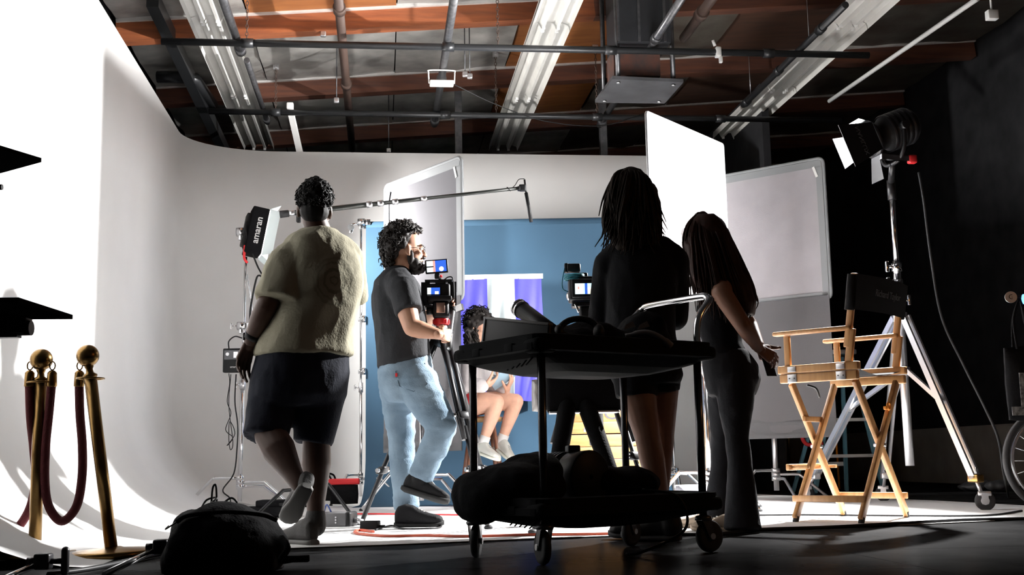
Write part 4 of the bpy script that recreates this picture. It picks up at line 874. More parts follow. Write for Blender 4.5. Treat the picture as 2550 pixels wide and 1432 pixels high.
for s in (.02, WID - .02):
    MB().bar(DQ(-.03, s, SZ), DQ(DPT + .03, s, SZ), .040, .045, bev=.007).build('seat_rail', 'chairwood', ch)
    MB().bar(DQ(-.02, s, SZ - .050), DQ(DPT + .02, s, SZ - .050), .038, .050, bev=.007).build('hinge_rail', 'chairwood', ch)
    sgn = -1 if s < .3 else 1
    for f in (.06, DPT - .07):
        o = MB().box(DQ(f, s + sgn * .0215, SZ - .05), (.055, .004, .045), (fb, lr, VZ), .001).box(DQ(f, s + sgn * .0225, SZ + .0), (.05, .004, .03), (fb, lr, VZ), .001).build('hinge_plate', 'alu', ch)
        for q in (-.015, .015): MB().cyl(DQ(f + q, s + sgn * .0235, SZ - .05), DQ(f + q, s + sgn * .026, SZ - .05), .004, n=6).build('screw', 'pipegrey', o)
    MB().bar(DQ(.03, s, SZ + .02), DQ(.03, s, SZ + .19), .024, .034, fb, bev=.004).build('arm_post', 'chairwood', ch)
    MB().bar(DQ(DPT - .03, s, SZ + .02), DQ(DPT - .0, s, SZ + .20), .026, .040, fb, bev=.004).build('arm_post', 'chairwood', ch)
    MB().bar(DQ(-.05, s, SZ + .205), DQ(DPT + .0, s, SZ + .205), .055, .024, bev=.009).build('armrest', 'chairwood', ch)
    MB().bar(DQ(DPT - .035, s, SZ + .10), DQ(DPT + .035, s, SZ + .50), .028, .036, fb, bev=.006).build('back_post', 'chairwood', ch)
MB().grid(lambda u, v: DQ(.0 + DPT * v, .03 + (WID - .06) * u, SZ - .005 - .035 * math.sin(PI * u)), 12, 4).build('canvas_seat', 'canvas', ch, fix=False)
def bk_(u, v, o=0): z = .30 + .19 * v; f = DPT - .035 + .07 * (z - .10) / .40; return DQ(f + .026 + .035 * math.sin(PI * u) + o, -.005 + (WID + .01) * u, SZ + z)
b = MB(); b.grid(lambda u, v: bk_(u, v), 14, 6); b.grid(lambda u, v: bk_(u, v, .004), 14, 6)
bko = b.build('canvas_back', 'canvas', ch, fix=False)
for s in (-.0, WID): MB().cyl(DQ(DPT - .0, s, SZ + .30), DQ(DPT + .03, s, SZ + .49), .026, n=12).build('canvas_sleeve', 'canvas', bko)
text('Richard Taylor', .055, DQ(DPT + .012 + .026 + .035 + .01, WID * .5, SZ + .40), -lr if (-lr).dot(R0) > 0 else lr, VZ + fb * .17, mat('thread_grey', (.075, .075, .075), .8), bko, name='stitched_name')
for f in (0.06,):
    z = .30; MB().bar(DQ(-.06, .12, z), DQ(-.06, WID - .12, z), .025, .035, bev=.004).build('footrest', 'chairwood', ch)
    for s in (.16, WID - .16): MB().bar(DQ(-.07, s, z), DQ(.05, s, z), .03, .018, bev=.003).build('footrest_arm', 'chairwood', ch)
MB().bar(DQ(.02, .19, .57), DQ(.02, WID - .19, .57), .02, .03, bev=.003).build('brace', 'chairwood', ch)
MB().tube(bez([DQ(.06, .17, SZ - .08), DQ(.09, .22, SZ - .10), DQ(.09, .26, SZ - .15)], 5), .006, 6).build('folding_stay', 'blackm', ch)
MB().box(DQ(DPT, WID * .62, .62), (.06, .02, .02), (lr, fb, VZ), .004).tube([DQ(DPT + .01, WID * .62 + .02 * math.cos(a), .63 + .02 * math.sin(a)) for a in [2 * PI * k / 8 for k in range(8)]], .006, 6, closed=True).build('ribbon_tie', 'orange', ch, label='yellow-orange tie knotted on a leg')

# ================================================================ wooden stool under the seated woman
M['stoolwood'] = mat('stool_wood', (.21, .085, .045), .4, col2=(.13, .05, .028), vscale=4, stretch=(6, 6, 1), coat=.2)
ST = W(P(1200, 1045, 9.5).dot(R0), 9.5, 0); SH = P(1200, 1040, 9.5).z
t = thing('wooden_stool', 'reddish brown wooden stool under the seated woman', 'stool', ST)
MB().lathe([(.01, -.035), (.155, -.035), (.175, -.02), (.178, -.006), (.165, .004), (.01, -.002)], ST + VZ * SH, VZ, 32).build('seat', mat('stool_seat', (.42, .26, .12), .5, var=.15), t)
lg = []
for k in range(4):
    a = PI / 4 + PI / 2 * k + .15; q = R0 * math.cos(a) + HX * math.sin(a); hi = ST + q * .11 + VZ * (SH - .035); lo = ST + q * .235; lg.append((hi, lo))
    MB().cyl(hi, lo + VZ * .002, .018, .020, n=12).build('leg', 'stoolwood', t)
for k in range(4):
    for f in ((.62,) if k % 2 else (.58,)):
        a = lg[k][0] + (lg[k][1] - lg[k][0]) * f; c = lg[(k + 1) % 4][0] + (lg[(k + 1) % 4][1] - lg[(k + 1) % 4][0]) * f
        MB().cyl(a, c, .011, n=10).build('rung', 'stoolwood', t)
# ================================================================ flag on the backdrop
M['flagblue'] = mat('banner_blue', (.030, .026, .33), .6, bump=.2, bscale=20); M['flagwhite'] = mat('banner_white', (.42, .48, .50), .7, bump=.2, bscale=20); M['hem'] = mat('banner_hem', (.62, .62, .62), .8)
DF = 10.44
f0 = P(1118, 684, DF); xs_ = [P(x, 700, DF).dot(R0) for x in (1118, 1213, 1281, 1348)]; zt_ = P(1250, 684, DF).z; zb_ = P(1300, 992, DF).z
t = thing('hanging_banner', 'blue and white striped flag pinned on the blue backdrop', 'flag', W(xs_[1], DF, zb_))
def fb_(x, z):
    w = .016 * math.sin(x * 21 + z * 2.0) + .012 * math.sin(x * 47 - z * 5); k = (zt_ - z) / (zt_ - zb_)
    return W(x + .03 * k * math.sin(z * 5) * (x - xs_[0]), DF - .02 + w * (.25 + k) - .03 * k, z - .03 * k * math.sin(x * 9))
def part_(x0, x1, z0, z1, name, mt, off=0):
    b = MB(); b.grid(lambda u, v: fb_(x0 + (x1 - x0) * u, z0 + (z1 - z0) * v) - HX * off, 14, 24); b.grid(lambda u, v: fb_(x0 + (x1 - x0) * u, z0 + (z1 - z0) * v) - HX * (off + .002), 14, 24); b.build(name, mt, t, fix=False)
part_(xs_[0], xs_[1], zb_, zt_ - .04, 'blue_stripe', 'flagblue'); part_(xs_[1], xs_[2], zb_, zt_ - .04, 'white_stripe', 'flagwhite'); part_(xs_[2], xs_[3], zb_, zt_ - .04, 'blue_stripe', 'flagblue'); part_(xs_[0], xs_[3] + .015, zt_ - .045, zt_, 'header_hem', 'hem', .002)
# ================================================================ rope posts
def stanchion(base, top, label):
    t = thing('rope_post', label, 'rope post', base, 'brass rope posts'); d = (top - base)
    L = d.length; dn = d.normalized(); rr = .026
    MB().lathe([(.004, .0), (.165, .0), (.170, .004), (.170, .022), (.160, .028), (.05, .036), (.034, .042), (.004, .042)], base, VZ + dn * .25, 40).build('base', 'brass', t)
    MB().cyl(base + dn * .03, base + dn * (L - .14), rr, n=20).build('post', 'brass', t)
    c = base + dn * (L - .14)
    MB().lathe([(rr, 0), (.03, .004), (.03, .01), (.016, .02), (.014, .035), (.019, .045), (.019, .052)], c, dn, 20).build('collar', 'brass', t)
    MB().ell(base + dn * (L - .048), .047, n=24, m=16).build('ball_finial', 'brass', t)
    r = .055; MB().tube([c + dn * -.005 + (R0 * math.cos(a) + HX * math.sin(a)) * r for a in [2 * PI * k / 20 for k in range(20)]], .004, 6, closed=True).build('hook_ring', 'brass', t)
    return c
b1_ = W(-1.685, 4.96, 0); b2_ = W(-2.01, 4.96, 0)
c1_ = stanchion(b1_, P(215, 858, 4.9), 'tilted brass rope post standing beside the black bag')
c2_ = stanchion(b2_, P(104, 868, 4.96), 'upright brass rope post at the far left')
def vrope(p0, p1, low, label, r=.0185, side=None):
    t = thing('velvet_rope', label, 'rope', low)
    pts_ = bez([p0 - VZ * .075, p0 + (low - p0) * .5 + (p0 - low) * .0 + V((0, 0, -.02)) + (p0 - p1) * .05, low + (p0 - low) * .0, p1 + (low - p1) * .5 + V((0, 0, -.02)) + (p1 - p0) * .05, p1 - VZ * .075], 8)
    MB().tube(pts_, r, 12).build('cord', 'rope', t)
    for p in (p0, p1):
        MB().lathe([(.010, -.025), (.020, -.035), (.022, -.09), (.019, -.094)], p, VZ, 14).build('brass_ferrule', 'brass', t)
        MB().tube([p + R0 * .012 * math.cos(a) + VZ * (.0 + .018 * math.sin(a)) - VZ * .012 for a in [2 * PI * k / 10 for k in range(10)]], .003, 6, closed=True).build('snap_hook', 'brass', t)
def urope(a, c, low, label):
    t = thing('velvet_rope', label, 'rope', P(*low)); p0 = P(*a[0]); p1 = P(*c[-1])
    MB().tube(bez([P(*q) for q in a] + [P(*low)] + [P(*q) for q in c], 8), .0185, 12).build('cord', 'rope', t)
    for p, q in ((P(*a[0]), 0), (P(*c[-1]), 1)):
        MB().lathe([(.010, .055), (.020, .045), (.022, -.01), (.019, -.014)], p, VZ, 14).build('brass_ferrule', 'brass', t)
        MB().tube([p + VZ * .075 + R0 * .012 * math.cos(k) + VZ * .018 * math.sin(k) for k in [2 * PI * j / 10 for j in range(10)]], .003, 6, closed=True).build('snap_hook', 'brass', t)
d_ = 4.95
urope([(129, 955, d_), (122, 1030, d_), (114, 1110, d_), (112, 1200, d_), (122, 1262, d_)], [(190, 1262, d_), (204, 1190, d_), (205, 1110, d_), (199, 1030, d_), (197, 955, d_)], (154, 1298, d_), 'dark red velvet rope hanging in a loop between the two posts')
urope([(73, 955, d_), (76, 1040, d_), (84, 1120, d_ + .06), (88, 1200, d_ + .08), (70, 1275, d_ + .08)], [(-15, 1290, d_ + .1), (-50, 1200, d_ + .1), (-60, 955, d_ + .1)], (30, 1322, d_ + .1), 'dark red velvet rope leading out of the picture on the left')
b3_ = P(-62, 1385, 5.02); b3_.z = 0
stanchion(b3_, b3_ + VZ * .93, 'brass rope post at the left edge of the picture')
# ================================================================ media stand with shelves at the far left
def slab(tip, l_, r_, z, th, label=None): pass
sx = P(-140, 700, 3.1); sx.z = 0
t = thing('monitor_stand', 'black monitor stand with two angled boards reaching in from the left edge', 'monitor stand', sx)
MB().cyl(sx, sx + VZ * 1.5, .03, n=14).build('pole', 'blackm', t)
for k in range(3): a = 2 * PI * k / 3 + .3; MB().bar(sx + VZ * .10, sx + R0 * .35 * math.cos(a) + HX * .35 * math.sin(a) + VZ * .015, .04, .03).build('foot', 'blackm', t)
zu = P(103, 402, 3.1).z; zl = P(181, 790, 3.1).z
def board(tip, left_far, left_near, th, name):
    MB().prism([tip, left_far, left_near], VZ * th).build(name, 'fabricblk' if 0 else 'black', t)
tipu = P(103, 404, 3.1)
ub = G(0, 373, zu) ; un = G(0, 432, zu)
d1_ = (ub - tipu).normalized(); d2_ = (un - tipu).normalized()
MB().prism([tipu, tipu + d1_ * .42, tipu + d1_ * .42 + d2_ * .42, tipu + d2_ * .42], VZ * .012).build('upper_board', 'matteblack', t)
tipl = P(181, 795, 3.1)
d3_ = (G(60, 757, zl) - tipl).normalized(); d4_ = (G(30, 796, zl) - tipl).normalized()
MB().prism([tipl, tipl + d3_ * .30, tipl + d3_ * .30 + d4_ * .40, tipl + d4_ * .40], VZ * .012).build('lower_board', 'matteblack', t)
br = P(50, 790, 3.1)
MB().box(br, (.05, .06, .09), (R0, HX, VZ), .01).cyl(br - VZ * .03 + R0 * .0, br - VZ * .03 + R0 * .032, .02, n=14).build('board_clamp', 'black', t)
MB().bar(br - VZ * .03, sx + VZ * br.z - VZ * .03, .03, .05).build('shelf_arm', 'blackm', t); MB().bar(tipu + d1_ * .2 + d2_ * .2, sx + VZ * (zu), .03, .03).build('shelf_arm', 'blackm', t)
MB().cyl(P(6, 466, 3.1), P(-60, 466, 3.1), .008, n=8).build('peg', 'blackm', t)
# ================================================================ black kit bag on the floor, with the clutter round it
bgc = W(-.98, 4.2, 0)
def bgp(px, py, d): return P(px, py, d)
b = MB()
for (px, py, d, r) in ((500, 1350, 4.2, (.11, .16, .12)), (620, 1355, 4.2, (.12, .17, .115)), (560, 1345, 4.2, (.17, .17, .135)), (450, 1375, 4.15, (.05, .12, .09)), (470, 1320, 4.25, (.06, .12, .07)), (650, 1330, 4.25, (.07, .12, .08)), (690, 1370, 4.2, (.04, .10, .07))):
    c = P(px, py, d); b.ell(c, r, (R0, HX, VZ), 18, 12)
b.box(P(560, 1390, 4.2) - VZ * 0.0, (.40, .26, .12), (R0, HX, VZ), .04)
me = bake(b, .012, 4)
for v, nm in zip(me.vertices, normals_of(me)):
    v.co += nm * (.010 * noise.noise(v.co * 9) + .005 * noise.noise(v.co * 25)); v.co.z = max(v.co.z, .003)
t = thing('kit_bag', 'bulky black kit bag slumped on the floor at the bottom left', 'bag', bgc)
link('bag_body', me, 'fabricblk', t)
MB().tube(bez([P(700, 1340, 4.05), P(716, 1365, 4.0), P(700, 1395, 4.0), P(735, 1392, 4.0) * 1.0, P(770, 1390, 4.0)], 6), .012, 6).build('strap', 'fabricblk', t)
MB().box(P(738, 1392, 4.0), (.085, .02, .022), (R0, HX, VZ), .004).build('strap_end', 'fabricblk', t)
MB().tube(bez([P(420, 1310, 4.1), P(412, 1318, 4.08), P(428, 1308, 4.08), P(440, 1300, 4.1)], 5), .003, 5).build('zip_pull', 'black', t)
MB().tube(bez([P(440, 1300, 4.08), P(470, 1284, 4.08), P(560, 1275, 4.08), P(650, 1282, 4.08), P(690, 1296, 4.08)], 6), .008, 6).build('piping', 'fabricblk', t)
MB().tube(bez([P(526, 1258, 4.36), P(530, 1215, 4.36), P(538, 1210, 4.36), P(540, 1255, 4.36)], 6), .004, 6).build('loop_handle', 'black', t)
cb_ = [P(500, 1268, 4.36), P(515, 1245, 4.38), P(540, 1240, 4.36), P(520, 1262, 4.33), P(560, 1265, 4.36), P(590, 1255, 4.36), P(575, 1240, 4.35), P(545, 1262, 4.36), P(520, 1268, 4.31)]
tag(MB().tube(bez(cb_, 8), .004, 5).build('tangled_cables', 'black'), 'tangle of thin black cables on top of the kit bag', 'cable')
q = P(640, 1258, 8.2); q.z = 0
t = thing('flat_case', 'flat black case lying on the white floor behind the kit bag', 'case', q)
MB().box(q + VZ * .045, (.55, .25, .07), (R0, HX, VZ), .012).build('case_body', 'fabricblk', t); MB().box(q + VZ * .10 + R0 * .12, (.22, .2, .05), (R0, HX, VZ), .01).build('case_pocket', 'fabricblk', t); MB().box(q + R0 * .2 + VZ * .095 - HX * .1, (.05, .02, .02), (R0, HX, VZ)).build('buckle', 'black', t)
q = P(635, 1276, 6.3); q.z = .03
lump('plastic_wrap', 'crumpled clear plastic wrap behind the kit bag', 'wrap', [(q, (.09, .07, .03), (R0, HX, VZ)), (q + R0 * .05 + VZ * .01, (.05, .06, .03), (R0, HX, VZ))], mat('crumpled_plastic', (.45, .44, .43), .25, spec=.7), 8, vox=.01, amp=.012)
# ballast and plug box on the floor
q = P(838, 1308, 6.9); q.z = 0
t = thing('light_ballast', 'grey electronic ballast lying on the white floor beside the man in the tan shirt', 'ballast', q)
bx = (R0 * .97 + HX * -.2).normalized(); by = VZ.cross(bx)
MB().box(q + VZ * .045, (.20, .13, .085), (bx, by, VZ), .012).build('housing', mat('ballast_grey', (.14, .14, .145), .45), t); MB().box(q + VZ * .045 + bx * .09, (.035, .135, .09), (bx, by, VZ), .012).build('end_cap', 'black', t)
for k in range(3): MB().cyl(q - by * .066 + VZ * (.03 + .015 * k) + bx * .02, q - by * .07 + VZ * (.03 + .015 * k) + bx * .02, .005, n=8).build('socket', 'alu', t)
MB().tube(bez([q - bx * .08 + VZ * .08, q - bx * .06 + VZ * .13, q - bx * .03 + VZ * .08], 6), .005, 6).build('handle_loop', mat('blue_cord', (.1, .15, .4), .6), t)
MB().cyl(q + bx * .11 + VZ * .04, q + bx * .16 + VZ * .03, .016, n=12).build('cable_connector', 'alu', t)
q = P(922, 1322, 6.55); q.z = 0
t = thing('plug_box', 'small black plug box on the floor at the foot of the tripod', 'plug box', q)
MB().box(q + VZ * .026, (.10, .07, .05), (bx, by, VZ), .006).build('box', 'black', t); MB().cyl(q + VZ * .02 + bx * .05, q + VZ * .02 + bx * .085, .008, n=8).build('cord_sleeve', 'black', t)
fz = V((0, 0, .012))
def gl(*a): return [G(*q) + fz for q in a]
cable('orange_cable', 'orange extension cable along the front edge of the white floor', gl((930, 1330), (893, 1326), (888, 1334), (960, 1341), (1060, 1340), (1180, 1342), (1320, 1338), (1450, 1337), (1560, 1334)), .008, mat('cable_orange', (.55, .10, .05), .5))
cable('floor_cable', 'thin black cable looping round the foot of the man in jeans', gl((935, 1325), (975, 1314), (1000, 1322), (1060, 1322), (1098, 1318), (1090, 1306)), .005)
cable('floor_cable', 'thin cable running straight across the white floor in the background', gl((780, 1285), (900, 1284), (1020, 1285), (1160, 1287)), .006, 'red')
cable('floor_cable', 'heavy black cable along the floor edge below the wooden chair', gl((1690, 1338), (1800, 1336), (1900, 1325), (2050, 1320), (2200, 1312), (2400, 1301), (2560, 1297)), .010)
cable('floor_cable', 'slim black cable passing under the wooden chair', gl((1885, 1288), (2000, 1287), (2200, 1289), (2400, 1290), (2480, 1287), (2545, 1277)), .006)
cable('floor_cable', 'dark cable snaking across the floor at the bottom left', [G(120, 1440) + fz, G(230, 1424) + fz, G(330, 1402) + fz, G(410, 1384) + fz], .010)
# two fallen grip stands at the bottom left
def fallen(p, d, label):
    x0, y0 = p; t = thing('grip_clamp', label, 'clamp', G(x0, y0))
    c = P(x0, y0, d)
    MB().box(c, (.055, .05, .055), (R0, HX, VZ), .008).build('clamp_body', 'blackm', t); MB().cyl(c + R0 * .02, c + R0 * .07, .010, n=10).build('screw', 'blackm', t)
    k = c + R0 * .075; MB().cap(k - VZ * .035, k + VZ * .035, .014, .014).build('t_handle', 'blackm', t)
    MB().cyl(c - R0 * .02 - VZ * .01, c - R0 * .13 - HX * .22 - VZ * .075, .011, n=10).build('rod', 'chrome', t); MB().cyl(c - R0 * .03, c - R0 * .055, .014, n=10).build('spigot', 'blackm', t)
fallen((108, 1398), 4.1, 'black grip clamp with a steel rod lying in front of the rope posts')
fallen((402, 1362), 4.35, 'black grip clamp with a steel rod leaning on the kit bag')
# ================================================================ blue step ladder
M['ladder'] = mat('ladder_blue', (.16, .36, .45), .5)
DLf, DLr = 11.3, 12.0
def lq(x, y, d): return P(x, y, d)
t = thing('step_ladder', 'pale blue step ladder half hidden behind the wooden chair', 'ladder', W(lq(2090, 1200, DLf).dot(R0), DLf + .3, 0))
gf = lambda x, d: V((lq(x, 1215, d).x, lq(x, 1215, d).y, 0))
flt, frt = lq(2082, 885, DLf + .35), lq(2118, 885, DLf + .35); fl0, fr0 = gf(2028, DLf), gf(2202, DLf); rl0, rr0 = gf(1975, DLr + .1), gf(2108, DLr + .1)
for a, c in ((flt, fl0), (frt, fr0)): MB().bar(a, c, .035, .07, HX).build('front_rail', 'ladder', t)
for a, c in ((flt - R0 * .03 + HX * .1, rl0), (frt - R0 * .06 + HX * .1, rr0)): MB().bar(a, c, .03, .05, HX).build('rear_rail', 'ladder', t)
for q in (.22, .48, .74): a = flt + (fl0 - flt) * q; c = frt + (fr0 - frt) * q; MB().bar(a, c, .10, .03, VZ).build('step', 'whitepaint', t)
for q in (.8,): a = flt + HX * .1 + (rl0 - flt) * q; c = frt + HX * .1 + (rr0 - frt) * q; MB().bar(a, c, .03, .04, VZ).build('rear_brace', 'whitepaint', t)
MB().box((flt + frt) / 2 + VZ * .03 + HX * .05, (.24, .22, .05), (R0, HX, VZ), .01).build('top_cap', 'alu', t)
cable('red_hose', 'loop of red hose hanging behind the grey flag', pts((1995, 1060, 11.42), (2000, 1095, 11.42), (2015, 1108, 11.42), (2050, 1104, 11.36)), .02, 'red', cat='hose')
for k, (x0, x1, mt_, lab) in enumerate(((1963, 1968, 'brass', 'upright brass pole behind the right grey flag'), (2078, 2090, 'orange', 'thin orange pole leaning behind the wooden chair'))):
    a = gf(x1, 12.6); tag(MB().cyl(a, V((lq(x0, 1050, 12.6).x, lq(x0, 1050, 12.6).y, 1.3)), .02 if k == 0 else .012, n=8).build('leaning_pole', mt_), lab, 'pole')
# ================================================================ bicycle wheel, handlebar and tote bag at the right edge
DBk = 6.9; wcn = P(2634, 1198, DBk); wr = .30; wcn.z = wr + .012; wax = HX; 
t = thing('bicycle', 'dark bicycle parked at the right edge, only its front wheel and handlebar in view', 'bicycle', V((wcn.x, wcn.y, 0)))
MB().tube([wcn + (R0 * math.cos(a) + VZ * math.sin(a)) * (wr - .008) for a in [2 * PI * k / 48 for k in range(48)]], .020, 10, closed=True).build('tyre', 'rubber', t)
MB().tube([wcn + (R0 * math.cos(a) + VZ * math.sin(a)) * (wr - .045) for a in [2 * PI * k / 48 for k in range(48)]], .009, 8, closed=True).build('rim', 'alu', t)
for k in range(20):
    a = 2 * PI * k / 20; MB().cyl(wcn + (R0 * math.cos(a + .2) + VZ * math.sin(a + .2)) * .02, wcn + (R0 * math.cos(a) + VZ * math.sin(a)) * (wr - .045), .0022, n=5).build('spoke', 'alu', t)
MB().cyl(wcn - wax * .05, wcn + wax * .05, .02, n=14).build('hub', 'alu', t)
hb = P(2640, 745, DBk)
for s in (-1, 1): MB().cyl(wcn + wax * s * .055, wcn + wax * s * .04 + VZ * .42 + R0 * .04, .012, n=10).build('fork_blade', 'black', t)
MB().cyl(wcn + VZ * .40 + R0 * .04, V((wcn.x, wcn.y, hb.z)) + R0 * .10, .02, n=12).build('steerer', 'black', t)
MB().cyl(wcn + VZ * .5 + R0 * .05, wcn + VZ * .35 + R0 * .65, .02, n=12).cyl(wcn + VZ * .5 + R0 * .05, wcn + R0 * .55 + VZ * .0, .022, n=12).build('frame', 'black', t)
gr = P(2519, 741, DBk - .1)
MB().tube(bez([gr, gr + R0 * .12, V((wcn.x, wcn.y, gr.z)) + R0 * .10], 5), .014, 10).build('handlebar', 'black', t)
MB().cyl(gr - HX * .012 - R0 * .01, gr - HX * .02 - R0 * .012, .034, n=20).build('bar_end_badge', 'alu', t)
text('G', .04, gr - HX * .0215 - R0 * .012, R0, VZ, 'blackm', t)
MB().ell(P(2549, 745, DBk - .12), (.012, .012, .03)).build('blue_light', emis('led_blue', (.15, .45, 1.0), 2.0), t)
rwc = wcn + R0 * 1.05
MB().tube([rwc + (R0 * math.cos(a) + VZ * math.sin(a)) * (wr - .008) for a in [2 * PI * k / 48 for k in range(48)]], .020, 8, closed=True).build('tyre', 'rubber', t)
tc_ = P(2560, 955, DBk - .1)
t = thing('tote_bag', 'black printed tote bag hanging from the handlebar at the right edge', 'bag', tc_)
pillow(tc_, (R0, HX, VZ), (.26, .09, .44), 'bag_body', 'fabricblk', t, 6)
for q in (-.06, .05): MB().tube(bez([tc_ + R0 * q + VZ * .2 - HX * .03, tc_ + R0 * (q * .6 - .03) + VZ * .38 - HX * .03, gr + R0 * (.03 + abs(q) * .4) + VZ * .01, tc_ + R0 * (q * .6 - .01) + VZ * .38 + HX * .03, tc_ + R0 * q + VZ * .2 + HX * .03], 6), .007, 6).build('bag_handle', 'fabricblk', t)
pm = mat('tote_print', (.35, .35, .34), .8, col2=(.02, .02, .02), vscale=40)
MB().box(tc_ - HX * .05 - R0 * .055 - VZ * .04, (.03, .003, .20), (R0, HX, VZ)).box(tc_ - HX * .048 - R0 * .08 - VZ * .16, (.09, .003, .05), (R0, HX, VZ)).build('printed_motif', pm, t)
lump('cable_pile', 'dark heap of coiled cable on the floor near the bicycle wheel', 'cable', [(G(2450, 1222) + VZ * .04, (.25, .18, .05), (R0, HX, VZ)), (G(2490, 1224) + VZ * .05, (.15, .12, .05), (R0, HX, VZ))], 'rubber', 5, vox=.02, amp=.02)
# ================================================================ people
def skinmat(name, c, rough=.5): 
    m_ = mat(name, c, rough, spec=.4, var=.08, vscale=20); b = m_.node_tree.nodes['Principled BSDF']; b.inputs['Subsurface Weight'].default_value = .08; b.inputs['Subsurface Radius'].default_value = (.012, .005, .003); return m_
def limb(b, chain, n=16):
    """chain: list of (point, radius)"""
    for (p, r), (q, s) in zip(chain, chain[1:]): b.cap(p, q, r, s, n)
    return b
def joinmesh(name, meshes):
    bm = bmesh.new()
    for me in meshes: bm.from_mesh(me)
    out = bpy.data.meshes.new(name); bm.to_mesh(out); bm.free()
    out.polygons.foreach_set('use_smooth', [True] * len(out.polygons)); return out
def head(b, c, f, up, s=1.0):
    f = f.normalized(); sd = f.cross(up).normalized(); up = sd.cross(f).normalized(); A = (sd, f, up)
    q = lambda a, d, h: c + (sd * a + f * d + up * h) * s
    E_ = lambda p, r, n=18, m=12: b.ell(p, tuple(x * s for x in r), A, n, m)
    E_(q(0, -.012, .035), (.076, .096, .098), 24, 16); E_(q(0, .028, -.03), (.060, .062, .078)); E_(q(0, .045, -.075), (.042, .042, .040)); E_(q(0, .068, -.098), (.022, .020, .018))
    E_(q(0, .078, .028), (.050, .016, .012)); E_(q(.034, .060, -.015), (.024, .022, .020)); E_(q(-.034, .060, -.015), (.024, .022, .020))
    b.cap(q(0, .090, .012), q(0, .110, -.024), .008 * s, .0125 * s, 10); E_(q(.010, .100, -.027), (.008, .010, .008), 10, 7); E_(q(-.010, .100, -.027), (.008, .010, .008), 10, 7)
    E_(q(0, .089, -.052), (.022, .011, .0065), 12, 8); E_(q(0, .087, -.064), (.020, .011, .0075), 12, 8)
    for k in (-1, 1): E_(q(k * .078, -.008, -.008), (.009, .020, .031), 12, 9); E_(q(k * .076, .0, -.034), (.009, .012, .012), 10, 7)
    return q, A
def eyes(q, A, t, s=1.0, mt='eye'):
    for k in (-1, 1):
        o = MB().ell(q(k * .031, .074, .006), (.0125 * s, .0125 * s, .010 * s), A, 14, 10).build('eye', 'eyewhite', t)
        MB().ell(q(k * .031, .0845, .006), (.0055 * s, .003 * s, .0055 * s), A, 10, 6).build('iris', 'iris', o)
M['eyewhite'] = mat('eye_white', (.7, .68, .65), .2); M['iris'] = mat('eye_iris', (.02, .012, .008), .15)
def hand(w, d, n, side, curl=(.25, .35, .25), s=1.0, spread=.06, tcurl=.4, tout=.75):
    """w wrist, d fingers' direction, n where the palm faces, side = thumb side"""
    b = MB(); d = d.normalized(); n = (n - d * n.dot(d)).normalized(); side = (side - d * side.dot(d) - n * side.dot(n)).normalized()
    kn = []
    for k, off in enumerate((.030, .0095, -.0105, -.029)):
        L = (.088, .092, .087, .078)[k]; p = w + (d * L + side * off) * s; kn.append(p)
        b.cap(w + (d * .012 + side * off * .55) * s, p, .0135 * s, .0115 * s, 10)
    b.ell(w + d * .05 * s, (.036 * s, .045 * s, .013 * s), (side, d, n), 14, 9); b.cap(w - d * .03 * s, w + d * .015 * s, .024 * s, .024 * s, 12)
    for k, p in enumerate(kn):
        ln = ((.042, .025, .021), (.046, .029, .023), (.043, .027, .022), (.034, .021, .019))[k]; r = (.0088, .0090, .0085, .0075)[k]
        a = 0; dd = (d + side * spread * (1.2 - .8 * k)).normalized(); cur = p; base = dd
        for j in range(3):
            a += curl[j] * (1 + .06 * k); v = base * math.cos(a) + n * math.sin(a); nx = cur + v * ln[j] * s; b.cap(cur, nx, r * s * (1 - .08 * j), r * s * (1 - .08 * (j + 1)), 10); cur = nx
    tb = w + (d * .022 + side * .026 + n * .006) * s; td = (d * math.cos(tout) + side * math.sin(tout) + n * .25).normalized()
    m1 = tb + td * .042 * s; td2 = (td + n * tcurl + d * .25).normalized(); m2 = m1 + td2 * .030 * s; td3 = (td2 + n * tcurl - side * .2).normalized(); m3 = m2 + td3 * .024 * s
    limb(b, [(tb, .0145 * s), (m1, .0115 * s), (m2, .0100 * s), (m3, .0085 * s)], 10)
    return bake(b, .0036 * s, 2, .4)
def shoe(heel, d, up, L, t, mt, sole, h=1.0, w=1.0, name='shoe', shaft=None):
    """heel = back end of the sole on the ground line"""
    d = d.normalized(); up = (up - d * up.dot(d)).normalized(); sd = d.cross(up)
    b = MB(); rings = []
    for f, hw, hh in ((.0, .022, .055), (.06, .033, .080), (.22, .036, .092), (.38, .036, .085), (.55, .041, .062), (.72, .046, .050), (.88, .042, .042), (.97, .028, .034), (1.0, .012, .022)):
        rings.append((heel + d * L * f + up * (.018 + hh * h / 2), sd, up, hw * w, hh * h / 2))
    b.loft(rings, 18, 2.6)
    if shaft: limb(b, shaft, 16)
    me = bake(b, .006, 2); o = link(name, me, mt, t)
    b = MB(); rings = []
    for f, hw, z in ((-.015, .020, .004), (.03, .034, .0), (.25, .038, 0), (.45, .038, 0), (.7, .049, 0), (.88, .045, .003), (.98, .030, .009), (1.02, .010, .014)):
        rings.append((heel + d * L * f + up * (.013 + z), sd, up, hw * w, .013))
    b.loft(rings, 18, 3.2); b.build('sole', sole, o)
    for k in range(4):
        q = heel + d * L * (.50 + .055 * k) + up * (.018 + (.070 - .007 * k) * h); MB().cap(q - sd * .016, q + sd * .016, .003, .003, 6).build('lace', 'lace', o)
    return o
M['lace'] = mat('lace', (.35, .35, .34), .8)
